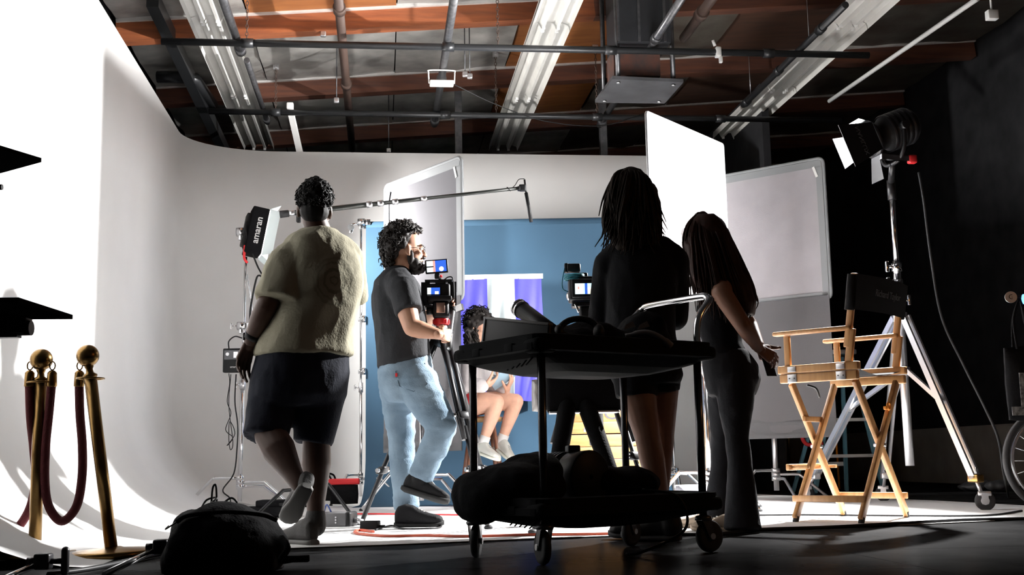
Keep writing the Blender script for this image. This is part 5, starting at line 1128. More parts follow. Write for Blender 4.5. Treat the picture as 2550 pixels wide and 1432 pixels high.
def fold(me, amp, fr=(9, 9, 4), seed=0, amp2=0):
    for v, nm in zip(me.vertices, normals_of(me)):
        c = v.co; n3 = noise.noise(V((c.x * fr[0] + seed, c.y * fr[1], c.z * fr[2]))); n4 = noise.noise(V((c.x * fr[0] * 2.3, c.y * fr[1] * 2.3 + seed, c.z * fr[2] * 2.6)))
        v.co = c + nm * (amp * (1 - 2 * abs(n3)) + amp * .45 * (1 - 2 * abs(n4)))
    return me
def ring(px, py, d, hs, hf, sv, fv): return (P(px, py, d), sv, fv, hs, hf)
def curls(b, c, A, rad, n, r0, r1, keep, seed=1, jit=.012):
    rnd = random.Random(seed); sd, f, up = A; k = 0
    while k < n:
        a = V((rnd.gauss(0, 1), rnd.gauss(0, 1), rnd.gauss(0, 1))).normalized()
        if not keep(a): continue
        p = c + sd * a.x * rad[0] + f * a.y * rad[1] + up * a.z * rad[2] + V((rnd.uniform(-jit, jit), rnd.uniform(-jit, jit), rnd.uniform(-jit, jit)))
        b.ell(p, rnd.uniform(r0, r1), None, 8, 6); k += 1
def locks(c, A, rad, n, keep, seed=1, r=.0045, L=.05, coil=.011):
    """curly locks standing off the scalp"""
    rnd = random.Random(seed); sd, f, up = A; b = MB(); k = 0
    while k < n:
        a = V((rnd.gauss(0, 1), rnd.gauss(0, 1), rnd.gauss(0, 1))).normalized()
        if not keep(a): continue
        k += 1; nr = (sd * a.x + f * a.y + up * a.z).normalized(); p = c + sd * a.x * rad[0] + f * a.y * rad[1] + up * a.z * rad[2]
        g = (nr + V((rnd.uniform(-1, 1), rnd.uniform(-1, 1), rnd.uniform(-1, .5))) * .8).normalized(); x, y, _ = basis(g); ph = rnd.uniform(0, 6); LL = L * rnd.uniform(.5, 1.1); m_ = 11
        b.tube([p + g * LL * j / m_ + (x * math.cos(ph + j * 1.0) + y * math.sin(ph + j * 1.0)) * coil * (.5 + .5 * j / m_) - VZ * .012 * (j / m_) ** 2 for j in range(m_)], [r * (1 - .5 * j / m_) for j in range(m_)], 5)
    return b
def strands(paths, r, seed=0, n=60, jit=.02, wave=.006):
    """hair locks between guide curves, as one tuft mesh"""
    rnd = random.Random(seed); b = MB()
    for i in range(n):
        g = rnd.choice(paths); h = rnd.choice(paths); q = rnd.random() * .5; ph = rnd.uniform(0, 6); of = V((rnd.uniform(-1, 1), rnd.uniform(-1, 1), rnd.uniform(-1, 1))) * jit
        pp = [g[k].lerp(h[k], q) + of * (.25 + .75 * k / len(g)) + V((wave * math.sin(ph + k * 1.3), wave * math.cos(ph * 1.7 + k * 1.1), 0)) * (k / len(g)) for k in range(len(g))]
        cut = rnd.randint(max(2, len(pp) - 2), len(pp)); pp = bez(pp[:cut], 4); L = len(pp)
        b.tube(pp, [r * (1 - .8 * (k / L) ** 2) for k in range(L)], 5)
    return b
# ---------------------------------------------------------------- man in the tan shirt, seen from behind, walking
DARK = skinmat('skin_deep', (.075, .038, .026)); TAN = skinmat('skin_olive', (.44, .235, .155)); LIGHT = skinmat('skin_fair', (.62, .36, .26)); WARM = skinmat('skin_warm', (.25, .125, .082))
d = 5.42
t = thing('person', 'person in a tan printed T-shirt and dark shorts walking away past the kit bag', 'person', W(-.98, 5.45, 0))
f = (HX - R0 * .18).normalized(); up = (VZ + R0 * .03).normalized()
hc_ = P(783, 522, d); b = MB(); q, A = head(b, hc_, f, up, .98)
limb(b, [(q(0, -.025, -.05), .058), (P(795, 582, d), .062), (P(793, 612, d), .075)])
LS, LE, LW_ = P(722, 662, 5.33), P(664, 762, 5.28), P(622, 852, 5.34); RS, RE, RW_ = P(860, 652, 5.50), P(868, 760, 5.66), P(800, 800, 5.85)
b.loft([ring(793, 615, d, .11, .08, R0, HX), ring(798, 700, d, .165, .12, R0, HX), ring(770, 830, d, .175, .14, R0, HX), ring(748, 950, d, .19, .15, R0, HX), ring(742, 1010, d, .17, .13, R0, HX)], 20)
limb(b, [(P(762, 630, d), .06), (LS, .056), (LE, .052), (LE.lerp(LW_, .35), .050), (LW_, .030)]); limb(b, [(P(825, 630, d), .06), (RS, .056), (RE, .050), (RE.lerp(RW_, .35), .046), (RW_, .029)])
LH, LK, LA = P(690, 965, 5.40), P(672, 1082, 5.30), P(748, 1212, 5.16); RH, RK, RA = P(800, 965, 5.44), P(788, 1098, 5.42), P(786, 1298, 5.42)
limb(b, [(LH, .105), (LK, .072), (LK.lerp(LA, .30), .076), (LK.lerp(LA, .75), .046), (LA, .038)]); limb(b, [(RH, .100), (RK, .064), (RK.lerp(RA, .30), .068), (RK.lerp(RA, .75), .044), (RA, .038)])
hl = hand(LW_, (P(606, 900, 5.36) - LW_), (R0 * .6 - HX * .6), (HX + R0 * .3), (.35, .45, .35), 1.05); hr = hand(RW_, -R0 * .6 + HX * .6, VZ * -.3 - HX, VZ, (.5, .6, .4))
link('body', joinmesh('body', [bake(b, .007, 3), hl, hr]), DARK, t)
eyes(q, A, t, .98)
M['hair_blk'] = mat('hair_black', (.008, .007, .007), .7, spec=.25)
hb_ = MB(); hb_.ell(q(0, -.026, .050), (.084, .098, .096), A, 24, 16); curls(hb_, q(0, -.026, .052), A, (.082, .098, .095), 260, .006, .010, lambda a: a.z > -.1 or (a.y < -.1 and a.z > -.75), 3, .004)
hb_.ell(q(0, -.055, -.02), (.070, .060, .06), A); link('hair', joinmesh('hair', [bake(hb_, .006, 1), locks(q(0, -.026, .050), A, (.082, .098, .094), 420, lambda a: a.z > .1 or (a.y < -.2 and a.z > -.45), 2, .0035, .016, .005).mesh('s')]), 'hair_blk', t)
M['tan_shirt'] = mat('tan_cotton', (.32, .30, .225), .92, spec=.12, var=.10, vscale=6, bump=.25, bscale=90)
b = MB(); sv = (R0 * .82 + HX * .57).normalized(); fv = (HX * .82 - R0 * .57).normalized()
b.loft([ring(793, 572, d, .072, .075, sv, fv), ring(790, 586, d, .108, .095, sv, fv), ring(790, 604, d, .148, .118, sv, fv), ring(795, 640, d, .182, .140, sv, fv), ring(799, 700, d, .195, .160, sv, fv), ring(788, 760, d, .190, .168, sv, fv), ring(768, 820, d, .202, .178, sv, fv), ring(758, 862, d, .218, .186, sv, fv), ring(757, 884, d, .224, .188, sv, fv)], 32, 2.4)
limb(b, [(P(765, 622, d), .085), (P(718, 650, 5.34), .084)], 20); b.cyl(P(720, 640, 5.34), P(694, 748, 5.285), .084, .112, 20)
limb(b, [(P(825, 622, d), .085), (P(862, 642, 5.50), .078)], 20); b.cyl(P(860, 634, 5.50), P(868, 745, 5.64), .080, .090, 20)
so = link('shirt', fold(bake(b, .009, 4), .0085, (6, 6, 3.5), 2), 'tan_shirt', t)
# faint ringed emblem printed on the back of the shirt
from mathutils.bvhtree import BVHTree
nt = M['tan_shirt'].node_tree; bs_ = nt.nodes['Principled BSDF']; old = bs_.inputs['Base Color'].links[0].from_socket
ec = P(832, 698, 5.26); mp = nt.nodes.new('ShaderNodeMapping'); tc_n = nt.nodes.new('ShaderNodeTexCoord')
mp.vector_type = 'TEXTURE'; mp.inputs['Location'].default_value = ec; mp.inputs['Scale'].default_value = (.115, 2.0, .135); nt.links.new(tc_n.outputs['Object'], mp.inputs['Vector'])
ln_ = nt.nodes.new('ShaderNodeVectorMath'); ln_.operation = 'LENGTH'; nt.links.new(mp.outputs['Vector'], ln_.inputs[0])
nz = nt.nodes.new('ShaderNodeTexNoise'); nz.inputs['Scale'].default_value = 6; nz.inputs['Detail'].default_value = 3; nt.links.new(mp.outputs['Vector'], nz.inputs['Vector'])
ad = nt.nodes.new('ShaderNodeMath'); ad.operation = 'MULTIPLY_ADD'; nt.links.new(nz.outputs['Fac'], ad.inputs[0]); ad.inputs[1].default_value = .22; nt.links.new(ln_.outputs['Value'], ad.inputs[2])
rp = nt.nodes.new('ShaderNodeValToRGB'); rp.color_ramp.interpolation = 'EASE'; els = rp.color_ramp.elements
els[0].position = 0; els[0].color = (0, 0, 0, 1); els[1].position = 1; els[1].color = (0, 0, 0, 1)
for p_, v_ in ((.20, 0), (.25, .8), (.31, .0), (.42, .0), (.47, .7), (.53, .8), (.57, .1), (.70, .1), (.75, .7), (.82, .2), (.92, .5), (.97, 0)):
    e_ = els.new(p_); e_.color = (v_, v_, v_, 1)
nt.links.new(ad.outputs[0], rp.inputs[0]); mxn = nt.nodes.new('ShaderNodeMix'); mxn.data_type = 'RGBA'; nt.links.new(rp.outputs[0], mxn.inputs['Factor']); nt.links.new(old, mxn.inputs['A']); mxn.inputs['B'].default_value = (.15, .145, .105, 1); nt.links.new(mxn.outputs['Result'], bs_.inputs['Base Color'])
M['navy'] = mat('navy_shorts', (.012, .014, .022), .9, spec=.15, bump=.25, bscale=100)
b = MB(); b.loft([ring(757, 868, d, .208, .172, sv, fv), ring(750, 930, d, .222, .185, sv, fv), ring(742, 985, d, .222, .180, sv, fv), ring(742, 1010, d, .19, .15, sv, fv)], 28, 2.4)
b.cyl(P(690, 965, 5.40), P(661, 1090, 5.31), .120, .098, 22); b.cyl(P(800, 965, 5.44), P(779, 1104, 5.42), .112, .090, 22)
link('shorts', fold(bake(b, .010, 3), .007, (7, 7, 3), 5), 'navy', t)
M['sneak'] = mat('grey_sneaker', (.042, .040, .039), .7, bump=.2, bscale=120); M['sole_w'] = mat('pale_sole', (.13, .128, .12), .6); M['sole_d'] = mat('dark_sole', (.05, .05, .05), .6)
g_ = P(782, 1356, 5.36); g_.z = .002
shoe(g_, -R0 * .62 + HX * .78, VZ, .285, t, 'sneak', 'sole_w', 1.15, shaft=[(RA - VZ * .02, .05), (RA + VZ * .03, .046)])
shoe(P(762, 1218, 5.08), P(705, 1318, 5.30) - P(762, 1218, 5.08), HX * .9 + VZ * .3 - R0 * .2, .285, t, 'sneak', 'sole_w', 1.15)
MB().lathe([(.036, -.012), (.038, -.012), (.038, .012), (.036, .012)], LW_ - (LW_ - LE).normalized() * .03, LW_ - LE, 20).box(LW_ - (LW_ - LE).normalized() * .03 - R0 * .036, (.012, .034, .036), bev=.004).build('wrist_watch', 'black', t)
# ---------------------------------------------------------------- camera operator in black T-shirt and jeans
d = 6.72
t = thing('person', 'person with curly hair, beard and glasses in black T-shirt and blue jeans working the camera', 'person', W(-.57, 6.75, 0))
f = (R0 * .95 + HX * .22 - VZ * .03).normalized(); up = (VZ + R0 * .06).normalized()
b = MB(); q, A = head(b, P(1014, 624, d), f, up, .98)
limb(b, [(q(0, -.03, -.06), .056), (P(990, 690, d), .062), (P(985, 712, d), .07)])
sv = HX - R0 * .12; fv = R0 + HX * .12; sv.normalize(); fv.normalize()
RS, RE, RW_ = P(1000, 722, 6.53), P(1026, 816, 6.44), P(1098, 834, 6.43); LS, LE, LW_ = P(1010, 715, 6.92), P(1058, 800, 7.02), P(1090, 770, 6.84)
b.loft([ring(985, 705, d, .14, .08, sv, fv), ring(992, 770, d, .16, .115, sv, fv), ring(1000, 850, d, .15, .115, sv, fv), ring(1010, 930, d, .16, .125, sv, fv), ring(1014, 985, d, .15, .12, sv, fv)], 20)
limb(b, [(P(990, 712, 6.64), .075), (RS, .066), (RS.lerp(RE, .5), .062), (RE, .050), (RE.lerp(RW_, .3), .050), (RE.lerp(RW_, .8), .033), (RW_, .029)]); limb(b, [(P(990, 712, 6.8), .075), (LS, .062), (LE, .046), (LE.lerp(LW_, .3), .044), (LW_, .028)])
SK, SA = P(1000, 1092, 6.84), P(1012, 1270, 6.80); TK, TA = P(1100, 1062, 6.58), P(1048, 1192, 6.60)
limb(b, [(P(990, 960, 6.82), .09), (SK, .058), (SA, .04)]); limb(b, [(P(1045, 960, 6.62), .10), (TK, .06), (TA, .04)])
hdl = lambda y: ph0.lerp(ph1, y)
gp = hdl(.72); RWv = gp - R0 * .082 - HX * .03 + VZ * .004
hr = hand(RW_, (gp - R0 * .0 - HX * .035) - RW_, HX + R0 * .1, VZ + R0 * .1, (.75, 1.25, .9), 1.05, .02, .9, .5); hl = hand(LW_, R0 * .5 - HX * .3 + VZ * .3, -HX * .6 + R0 * .4, VZ, (.5, .6, .4))
link('body', joinmesh('body', [bake(b, .006, 2), hr, hl]), TAN, t); eyes(q, A, t, .98)
M['hair_brn'] = mat('hair_dark_brown', (.012, .009, .008), .6, spec=.3)
hb_ = MB(); hb_.ell(q(0, -.038, .052), (.081, .090, .090), A, 22, 14); hb_.ell(q(0, -.085, -.01), (.066, .045, .07), A)
curls(hb_, q(0, -.030, .060), A, (.095, .115, .105), 420, .008, .018, lambda a: (a.z > .40 and a.y < .72) or (a.y < .05 and a.z > -.45) or (a.y < .35 and a.z > .12), 5, .008); curls(hb_, q(0, .040, .112), A, (.06, .045, .025), 60, .010, .016, lambda a: a.z > 0, 8, .01)
curls(hb_, q(0, -.10, -.02), A, (.075, .045, .08), 110, .010, .018, lambda a: a.y < .1, 9, .012)
link('hair', joinmesh('hair', [bake(hb_, .0055, 1), locks(q(0, -.032, .058), A, (.093, .112, .104), 380, lambda a: (a.z > .45 and a.y < .75) or (a.y < -.15 and a.z > -.7), 6, .0042, .045, .010).mesh('s'), locks(q(0, -.10, -.02), A, (.07, .04, .08), 90, lambda a: a.y < .1, 7, .0042, .04, .010).mesh('s2')]), 'hair_brn', t)
bd = MB(); bd.ell(q(0, .048, -.090), (.050, .050, .042), A, 18, 12); bd.ell(q(0, .088, -.105), (.030, .026, .030), A); bd.ell(q(.062, .012, -.045), (.010, .020, .045), A); bd.ell(q(-.062, .012, -.045), (.010, .020, .045), A); bd.cap(q(-.026, .096, -.044), q(0, .106, -.039), .006, .008); bd.cap(q(.026, .096, -.044), q(0, .106, -.039), .006, .008); bd.ell(q(.048, .035, -.075), (.014, .035, .030), A); bd.ell(q(-.048, .035, -.075), (.014, .035, .030), A)
curls(bd, q(0, .054, -.094), A, (.050, .054, .044), 150, .005, .008, lambda a: a.z < .15 and a.y > -.5, 4, .004)
link('beard', bake(bd, .0045, 1), 'hair_brn', t)
for k in (-1, 1): MB().cap(q(k * .016, .094, .030), q(k * .048, .080, .030), .005, .004).build('eyebrow', 'hair_brn', t)
gl_ = MB().tube([q(.031 + .023 * math.cos(a), .100, .004 + .019 * math.sin(a)) for a in [2 * PI * k / 20 for k in range(20)]], .0013, 6, closed=True).tube([q(-.031 + .023 * math.cos(a), .100, .004 + .019 * math.sin(a)) for a in [2 * PI * k / 20 for k in range(20)]], .0018, 6, closed=True).cap(q(-.009, .102, .008), q(.009, .102, .008), .0015, .0015, 6)
for k in (-1, 1): gl_.tube([q(k * .054, .098, .008), q(k * .074, .06, .008), q(k * .080, -.002, .006)], .0016, 5)
gl_.build('glasses', 'blackm', t)
M['blk_shirt'] = mat('black_cotton', (.022, .023, .026), .85, spec=.2, bump=.2, bscale=90)
b = MB(); b.loft([ring(992, 668, d, .062, .060, sv, fv), ring(988, 684, d, .110, .085, sv, fv), ring(984, 702, d, .160, .112, sv, fv), ring(986, 735, d, .172, .135, sv, fv), ring(993, 775, d, .172, .148, sv, fv), ring(1000, 830, d, .165, .146, sv, fv), ring(1005, 875, d, .170, .148, sv, fv), (P(1007, 902, d), sv, (fv + VZ * .22).normalized(), .174, .152)], 30, 2.3)
limb(b, [(P(992, 705, 6.62), .085), (P(1002, 725, 6.53), .082)]); b.cyl(P(1000, 718, 6.535), P(1019, 776, 6.475), .080, .076, 20); limb(b, [(P(992, 705, 6.82), .085), (P(1010, 720, 6.93), .08)]); b.cyl(P(1010, 716, 6.92), P(1040, 775, 6.99), .078, .074, 20)
link('shirt', fold(bake(b, .009, 3), .008, (8, 8, 3.5), 11), 'blk_shirt', t)
M['jeans'] = mat('light_denim', (.25, .34, .42), .85, spec=.1, col2=(.12, .175, .23), vscale=5, bump=.3, bscale=140)
b = MB(); b.loft([ring(1010, 888, d, .158, .142, sv, fv), ring(1010, 925, d, .172, .156, sv, fv), ring(1014, 965, d, .178, .162, sv, fv), ring(1020, 1000, d, .15, .13, sv, fv)], 26, 2.4)
limb(b, [(P(992, 955, 6.82), .112), (P(994, 1010, 6.83), .098), (SK, .076), (P(1004, 1180, 6.82), .074)]); b.cyl(P(1004, 1150, 6.82), P(1013, 1266, 6.80), .074, .070, 20)
limb(b, [(P(1040, 955, 6.62), .122), (P(1068, 1005, 6.60), .104), (TK, .082), (P(1080, 1120, 6.59), .074)]); b.cyl(P(1086, 1100, 6.59), P(1048, 1190, 6.60), .076, .068, 20)
jo = link('jeans', fold(bake(b, .009, 3), .0055, (5, 5, 13), 21), 'jeans', t)
bj = BVHTree.FromPolygons([v.co.copy() for v in jo.data.vertices], [p.vertices[:] for p in jo.data.polygons])
def on_(bvh, px, py, off=.002):
    h = bvh.ray_cast(CP, ray(px, py).normalized()); return (h[0] + h[1] * off) if h[0] is not None else None
pk = [on_(bj, *p) for p in ((985, 925), (1058, 905), (1064, 958), (1030, 975), (995, 962))]
if all(p is not None for p in pk): MB().tube(pk + [pk[0]], .0025, 5).build('pocket_seam', mat('seam_blue', (.10, .15, .20), .9), jo)
p = on_(bj, 987, 934); 
if p is not None: MB().box(p, (.012, .006, .02)).build('pocket_tab', 'red', jo)
M['blkshoe'] = mat('black_trainer', (.009, .009, .010), .7, spec=.15, bump=.25, bscale=100); M['gsole'] = mat('grey_sole', (.022, .022, .022), .7, spec=.15)
g_ = P(984, 1313, 6.70); g_.z = .002
shoe(g_, R0 * .985 - HX * .12, VZ, .275, t, 'blkshoe', 'gsole', 1.25, shaft=[(SA - VZ * .01, .046), (SA + VZ * .03, .046)])
hq = P(1000, 1222, 6.62); shoe(hq, P(1122, 1262, 6.52) - hq, VZ + HX * .30 + R0 * .25, .285, t, 'blkshoe', 'gsole', 1.25, shaft=[(TA - VZ * .01, .05), (TA + VZ * .02, .048)])
# ---------------------------------------------------------------- tall woman in black, from behind
d = 5.32
t = thing('person', 'tall person with long brown hair in a black top and shorts, seen from behind', 'person', W(.67, 5.3, 0))
f = (HX * .93 - R0 * .36).normalized(); up = (VZ - R0 * .03).normalized()
b = MB(); q, A = head(b, P(1568, 500, d), f, up, .97); limb(b, [(q(0, -.03, -.06), .052), (P(1588, 600, d), .056), (P(1592, 630, d), .07)])
b.loft([ring(1595, 625, d, .125, .08, R0, HX), ring(1598, 700, d, .145, .105, R0, HX), ring(1594, 800, d, .135, .11, R0, HX), ring(1605, 900, d, .155, .13, R0, HX), ring(1612, 950, d, .15, .12, R0, HX)], 20)
LS, LE, LW_ = P(1516, 655, 5.34), P(1496, 795, 5.40), P(1540, 800, 5.62); RS, RE, RW_ = P(1682, 650, 5.32), P(1684, 790, 5.42), P(1640, 780, 5.62)
limb(b, [(P(1560, 630, d), .06), (LS, .050), (LE, .042), (LW_, .026)]); limb(b, [(P(1640, 628, d), .06), (RS, .050), (RE, .042), (RW_, .026)])
N1, N2 = P(1612, 1085, 5.26), P(1655, 1295, 5.30); O1, O2 = P(1650, 1085, 5.40), P(1638, 1290, 5.46)
limb(b, [(P(1580, 950, 5.30), .092), (N1, .058), (N1.lerp(N2, .3), .058), (N1.lerp(N2, .75), .040), (N2, .036)]); limb(b, [(P(1645, 950, 5.38), .088), (O1, .054), (O1.lerp(O2, .3), .054), (O2, .036)])
link('body', joinmesh('body', [bake(b, .007, 3), hand(LW_, R0, HX * -.2 + VZ, VZ * .4 + HX, (.5, .6, .4), .95), hand(RW_, -R0, -VZ, HX, (.5, .6, .4), .95)]), WARM, t); eyes(q, A, t, .97)
M['hair_wbrn'] = mat('hair_brown', (.026, .015, .009), .6, spec=.15, col2=(.016, .010, .007), vscale=30)
hm = MB(); hm.ell(q(0, -.025, .050), (.088, .105, .098), A, 22, 14)
hm.loft([(q(0, -.05, .06), A[0], A[1], .095, .085), (q(-.004, -.06, -.02), A[0], A[1], .115, .085), (P(1578, 560, 5.29), R0, HX, .125, .075), (P(1585, 600, 5.28), R0, HX, .11, .06), (P(1585, 628, 5.27), R0, HX, .08, .04)], 24, 2.2)
hm.ell(q(.012, -.02, .115), (.055, .06, .03), A)
me = bake(hm, .009, 3); fold(me, .008, (16, 16, 5), 4)
def pth(*a): return [P(*z) for z in a]
gd = [pth((1560, 425, d), (1530, 450, 5.28), (1512, 500, 5.26), (1506, 545, 5.26), (1512, 590, 5.26)), pth((1545, 440, d), (1520, 475, 5.26), (1525, 530, 5.24), (1515, 575, 5.24), (1500, 615, 5.25)), pth((1580, 425, 5.28), (1615, 455, 5.24), (1632, 510, 5.22), (1640, 550, 5.22), (1655, 580, 5.23)), pth((1570, 425, 5.25), (1580, 480, 5.20), (1575, 540, 5.19), (1565, 590, 5.20), (1560, 630, 5.21)), pth((1575, 425, 5.25), (1605, 480, 5.20), (1615, 540, 5.19), (1620, 590, 5.20), (1630, 625, 5.21)), pth((1565, 422, 5.28), (1560, 440, 5.20), (1550, 500, 5.18), (1545, 550, 5.18), (1540, 600, 5.2)), pth((1572, 422, 5.28), (1592, 440, 5.20), (1598, 500, 5.18), (1600, 550, 5.18), (1602, 610, 5.2)), pth((1565, 422, 5.28), (1540, 435, 5.22), (1528, 480, 5.21), (1530, 530, 5.2), (1522, 585, 5.21)), pth((1572, 422, 5.28), (1605, 440, 5.22), (1622, 490, 5.21), (1628, 540, 5.2), (1640, 600, 5.21)), pth((1560, 430, d), (1535, 440, 5.3), (1516, 480, 5.32), (1508, 540, 5.33), (1505, 580, 5.34))]
link('hair', joinmesh('hair', [me, strands(gd, .0065, 3, 420, .026, .020).mesh('s')]), 'hair_wbrn', t)
M['blk_top'] = mat('black_knit', (.010, .010, .012), .9, spec=.15, bump=.25, bscale=100)
b = MB(); b.loft([ring(1590, 596, d, .06, .055, R0, HX), ring(1594, 610, d, .105, .075, R0, HX), ring(1597, 632, d, .150, .100, R0, HX), ring(1598, 680, d, .160, .120, R0, HX), ring(1595, 760, d, .155, .125, R0, HX), ring(1594, 840, d, .158, .128, R0, HX), ring(1600, 910, d, .170, .140, R0, HX)], 28, 2.4)
limb(b, [(P(1555, 628, d), .075), (LS, .064), (LE, .056), (LW_, .036)]); limb(b, [(P(1640, 625, d), .075), (RS, .064), (RE, .056), (RW_, .036)])
link('top', fold(bake(b, .009, 3), .006, (8, 8, 4), 8), 'blk_top', t)
b = MB(); b.loft([ring(1602, 895, d, .162, .135, R0, HX), ring(1610, 935, d, .165, .138, R0, HX), ring(1612, 955, d, .15, .12, R0, HX)], 24)
b.cyl(P(1580, 935, 5.30), P(1584, 988, 5.29), .100, .092, 20); b.cyl(P(1645, 935, 5.36), P(1646, 972, 5.37), .094, .086, 20); link('shorts', fold(bake(b, .009, 3), .004, (8, 8, 4), 3), 'blk_top', t)
g_ = P(1694, 1346, 5.25); g_.z = .002; N3 = V((N2.x, N2.y, .07)); shoe(g_, -R0 * .85 + HX * .35, VZ, .265, t, 'black', 'rubber', 1.2, 1.05, 'boot', [(P(1672, 1315, 5.27), .052), (P(1660, 1262, 5.28), .050)])
g_ = P(1655, 1338, 5.42); g_.z = .002; shoe(g_, -R0 * .9 + HX * .25, VZ, .255, t, 'black', 'rubber', 1.2, 1.05, 'boot', [(P(1644, 1310, 5.45), .05), (P(1641, 1262, 5.46), .048)])
# ---------------------------------------------------------------- long-haired woman leaning in, hands behind her back
d = 5.85
t = thing('person', 'person with very long hair in black tank top and flared trousers, hands behind the back', 'person', W(1.03, 5.9, 0))
f = (-R0 * .86 + HX * .46 - VZ * .12).normalized(); up = (VZ - R0 * .12).normalized()
b = MB(); q, A = head(b, P(1750, 604, d), f, up, .96); limb(b, [(q(0, -.03, -.06), .050), (P(1795, 685, d), .054), (P(1800, 715, d), .065)])
sv = (HX * .9 + R0 * .4).normalized(); fv = (-R0 * .9 + HX * .4).normalized()
b.loft([ring(1800, 712, d, .12, .07, sv, fv), ring(1795, 770, d, .135, .100, sv, fv), ring(1797, 850, d, .115, .085, sv, fv), ring(1818, 915, d, .145, .12, sv, fv), ring(1822, 960, d, .145, .115, sv, fv)], 20)
LS, LE, LW_ = P(1796, 728, 5.68), P(1850, 810, 5.64), P(1890, 868, 5.74); RS, RE, RW_ = P(1808, 728, 6.02), P(1868, 810, 6.06), P(1892, 862, 5.90)
limb(b, [(P(1800, 715, 5.76), .06), (LS, .052), (LS.lerp(LE, .6), .046), (LE, .042), (LE.lerp(LW_, .3), .041), (LW_, .026)]); limb(b, [(P(1802, 715, 5.94), .06), (RS, .050), (RE, .040), (RW_, .026)])
link('body', joinmesh('body', [bake(b, .007, 3), hand(LW_, P(1916, 886, 5.76) - LW_, HX * .8 - VZ * .4, -VZ * .3 + R0 * .8 + HX * .2, (.35, .5, .4), .95), hand(RW_, P(1908, 888, 5.86) - RW_, -HX * .8, VZ, (.6, .7, .5), .95)]), WARM, t); eyes(q, A, t, .96)
M['hair_red'] = mat('hair_auburn', (.035, .013, .009), .55, spec=.2, col2=(.018, .008, .006), vscale=30)
hm = MB(); hm.ell(q(0, -.028, .045), (.086, .105, .100), A, 22, 14)
hm.loft([(q(0, -.05, .05), A[0], A[1], .088, .085), (P(1790, 625, 5.82), sv, fv, .095, .085), (P(1815, 670, 5.82), sv, fv, .11, .075), (P(1838, 715, 5.80), sv, fv, .12, .07), (P(1852, 755, 5.78), sv, fv, .10, .055), (P(1858, 785, 5.78), sv, fv, .06, .035)], 24, 2.2)
hm.loft([(q(-.05, .03, .06), A[0], A[1], .04, .05), (P(1728, 610, 5.76), sv, fv, .04, .05), (P(1735, 660, 5.75), sv, fv, .045, .05), (P(1752, 715, 5.73), sv, fv, .05, .035), (P(1758, 745, 5.72), sv, fv, .03, .02)], 18, 2.2)
me = bake(hm, .009, 3); fold(me, .006, (18, 18, 4), 9)
gd = [pth((1752, 530, d), (1800, 570, 5.80), (1835, 640, 5.78), (1862, 700, 5.77), (1876, 745, 5.76), (1862, 790, 5.76)), pth((1750, 530, d), (1790, 580, 5.75), (1815, 650, 5.72), (1838, 710, 5.70), (1855, 760, 5.70), (1850, 800, 5.71)), pth((1740, 532, d), (1712, 565, 5.80), (1704, 610, 5.78), (1718, 650, 5.76), (1722, 690, 5.74), (1728, 735, 5.74)), pth((1735, 535, d), (1722, 580, 5.74), (1726, 630, 5.72), (1732, 680, 5.70), (1740, 730, 5.70), (1742, 775, 5.71)), pth((1748, 530, d), (1760, 590, 5.72), (1775, 650, 5.69), (1785, 710, 5.67), (1792, 760, 5.67), (1800, 800, 5.68)), pth((1752, 530, d), (1805, 580, 5.86), (1845, 650, 5.86), (1872, 715, 5.86), (1880, 750, 5.86), (1868, 775, 5.86))]
link('hair', joinmesh('hair', [me, strands(gd, .006, 6, 420, .020, .010).mesh('s')]), 'hair_red', t)
b = MB(); b.loft([ring(1798, 706, d, .125, .070, sv, fv), ring(1795, 735, d, .135, .095, sv, fv), ring(1793, 770, d, .142, .112, sv, fv), ring(1794, 815, d, .130, .102, sv, fv), ring(1798, 855, d, .122, .092, sv, fv), ring(1810, 892, d, .135, .112, sv, fv)], 26, 2.3)
link('tank_top', fold(bake(b, .009, 3), .004, (8, 8, 4), 14), 'blk_top', t)
M['trousers'] = mat('black_trousers', (.014, .014, .017), .85, spec=.2, bump=.2, bscale=110)
b = MB(); b.loft([ring(1804, 872, d, .125, .102, sv, fv), ring(1818, 910, d, .148, .130, sv, fv), ring(1825, 945, d, .152, .134, sv, fv), ring(1822, 985, d, .13, .11, sv, fv)], 26, 2.3)
limb(b, [(P(1830, 955, 5.78), .098), (P(1832, 1020, 5.76), .080), (P(1834, 1088, 5.76), .056), (P(1842, 1160, 5.76), .058), (P(1846, 1220, 5.75), .066)]); b.cyl(P(1844, 1180, 5.76), P(1850, 1318, 5.74), .058, .088, 20)
limb(b, [(P(1808, 955, 5.95), .095), (P(1802, 1020, 5.98), .076), (P(1799, 1085, 6.0), .054), (P(1798, 1160, 6.02), .052), (P(1795, 1215, 6.03), .058)]); b.cyl(P(1797, 1180, 6.02), P(1788, 1290, 6.04), .054, .076, 20)
link('trousers', fold(bake(b, .009, 3), .005, (8, 8, 5), 17), 'trousers', t)
M['beige'] = mat('beige_slipper', (.36, .28, .21), .7)
g_ = P(1850, 1320, 5.78); g_.z = .002; shoe(g_, -R0 * .93 + HX * .30, VZ, .25, t, 'beige', 'beige', .8, .95); g_ = P(1800, 1300, 6.10); g_.z = .002; shoe(g_, -R0 * .93 + HX * .30, VZ, .25, t, 'beige', 'beige', .8, .95)
pq = P(1913, 905, 5.80); px_ = (R0 * .7 + HX * .6).normalized(); py_ = (VZ - R0 * .25).normalized()
t = thing('phone', 'dark phone held behind the back of the long-haired person', 'phone', pq)
MB().box(pq, (.072, .135, .010), (px_, py_, px_.cross(py_)), .004).build('phone_body', 'black', t); MB().box(pq - px_.cross(py_) * -.006 + py_ * .035, (.030, .034, .003), (px_, py_, px_.cross(py_)), .001).build('camera_bump', mat('lens_glass', (.30, .36, .42), .15), t)
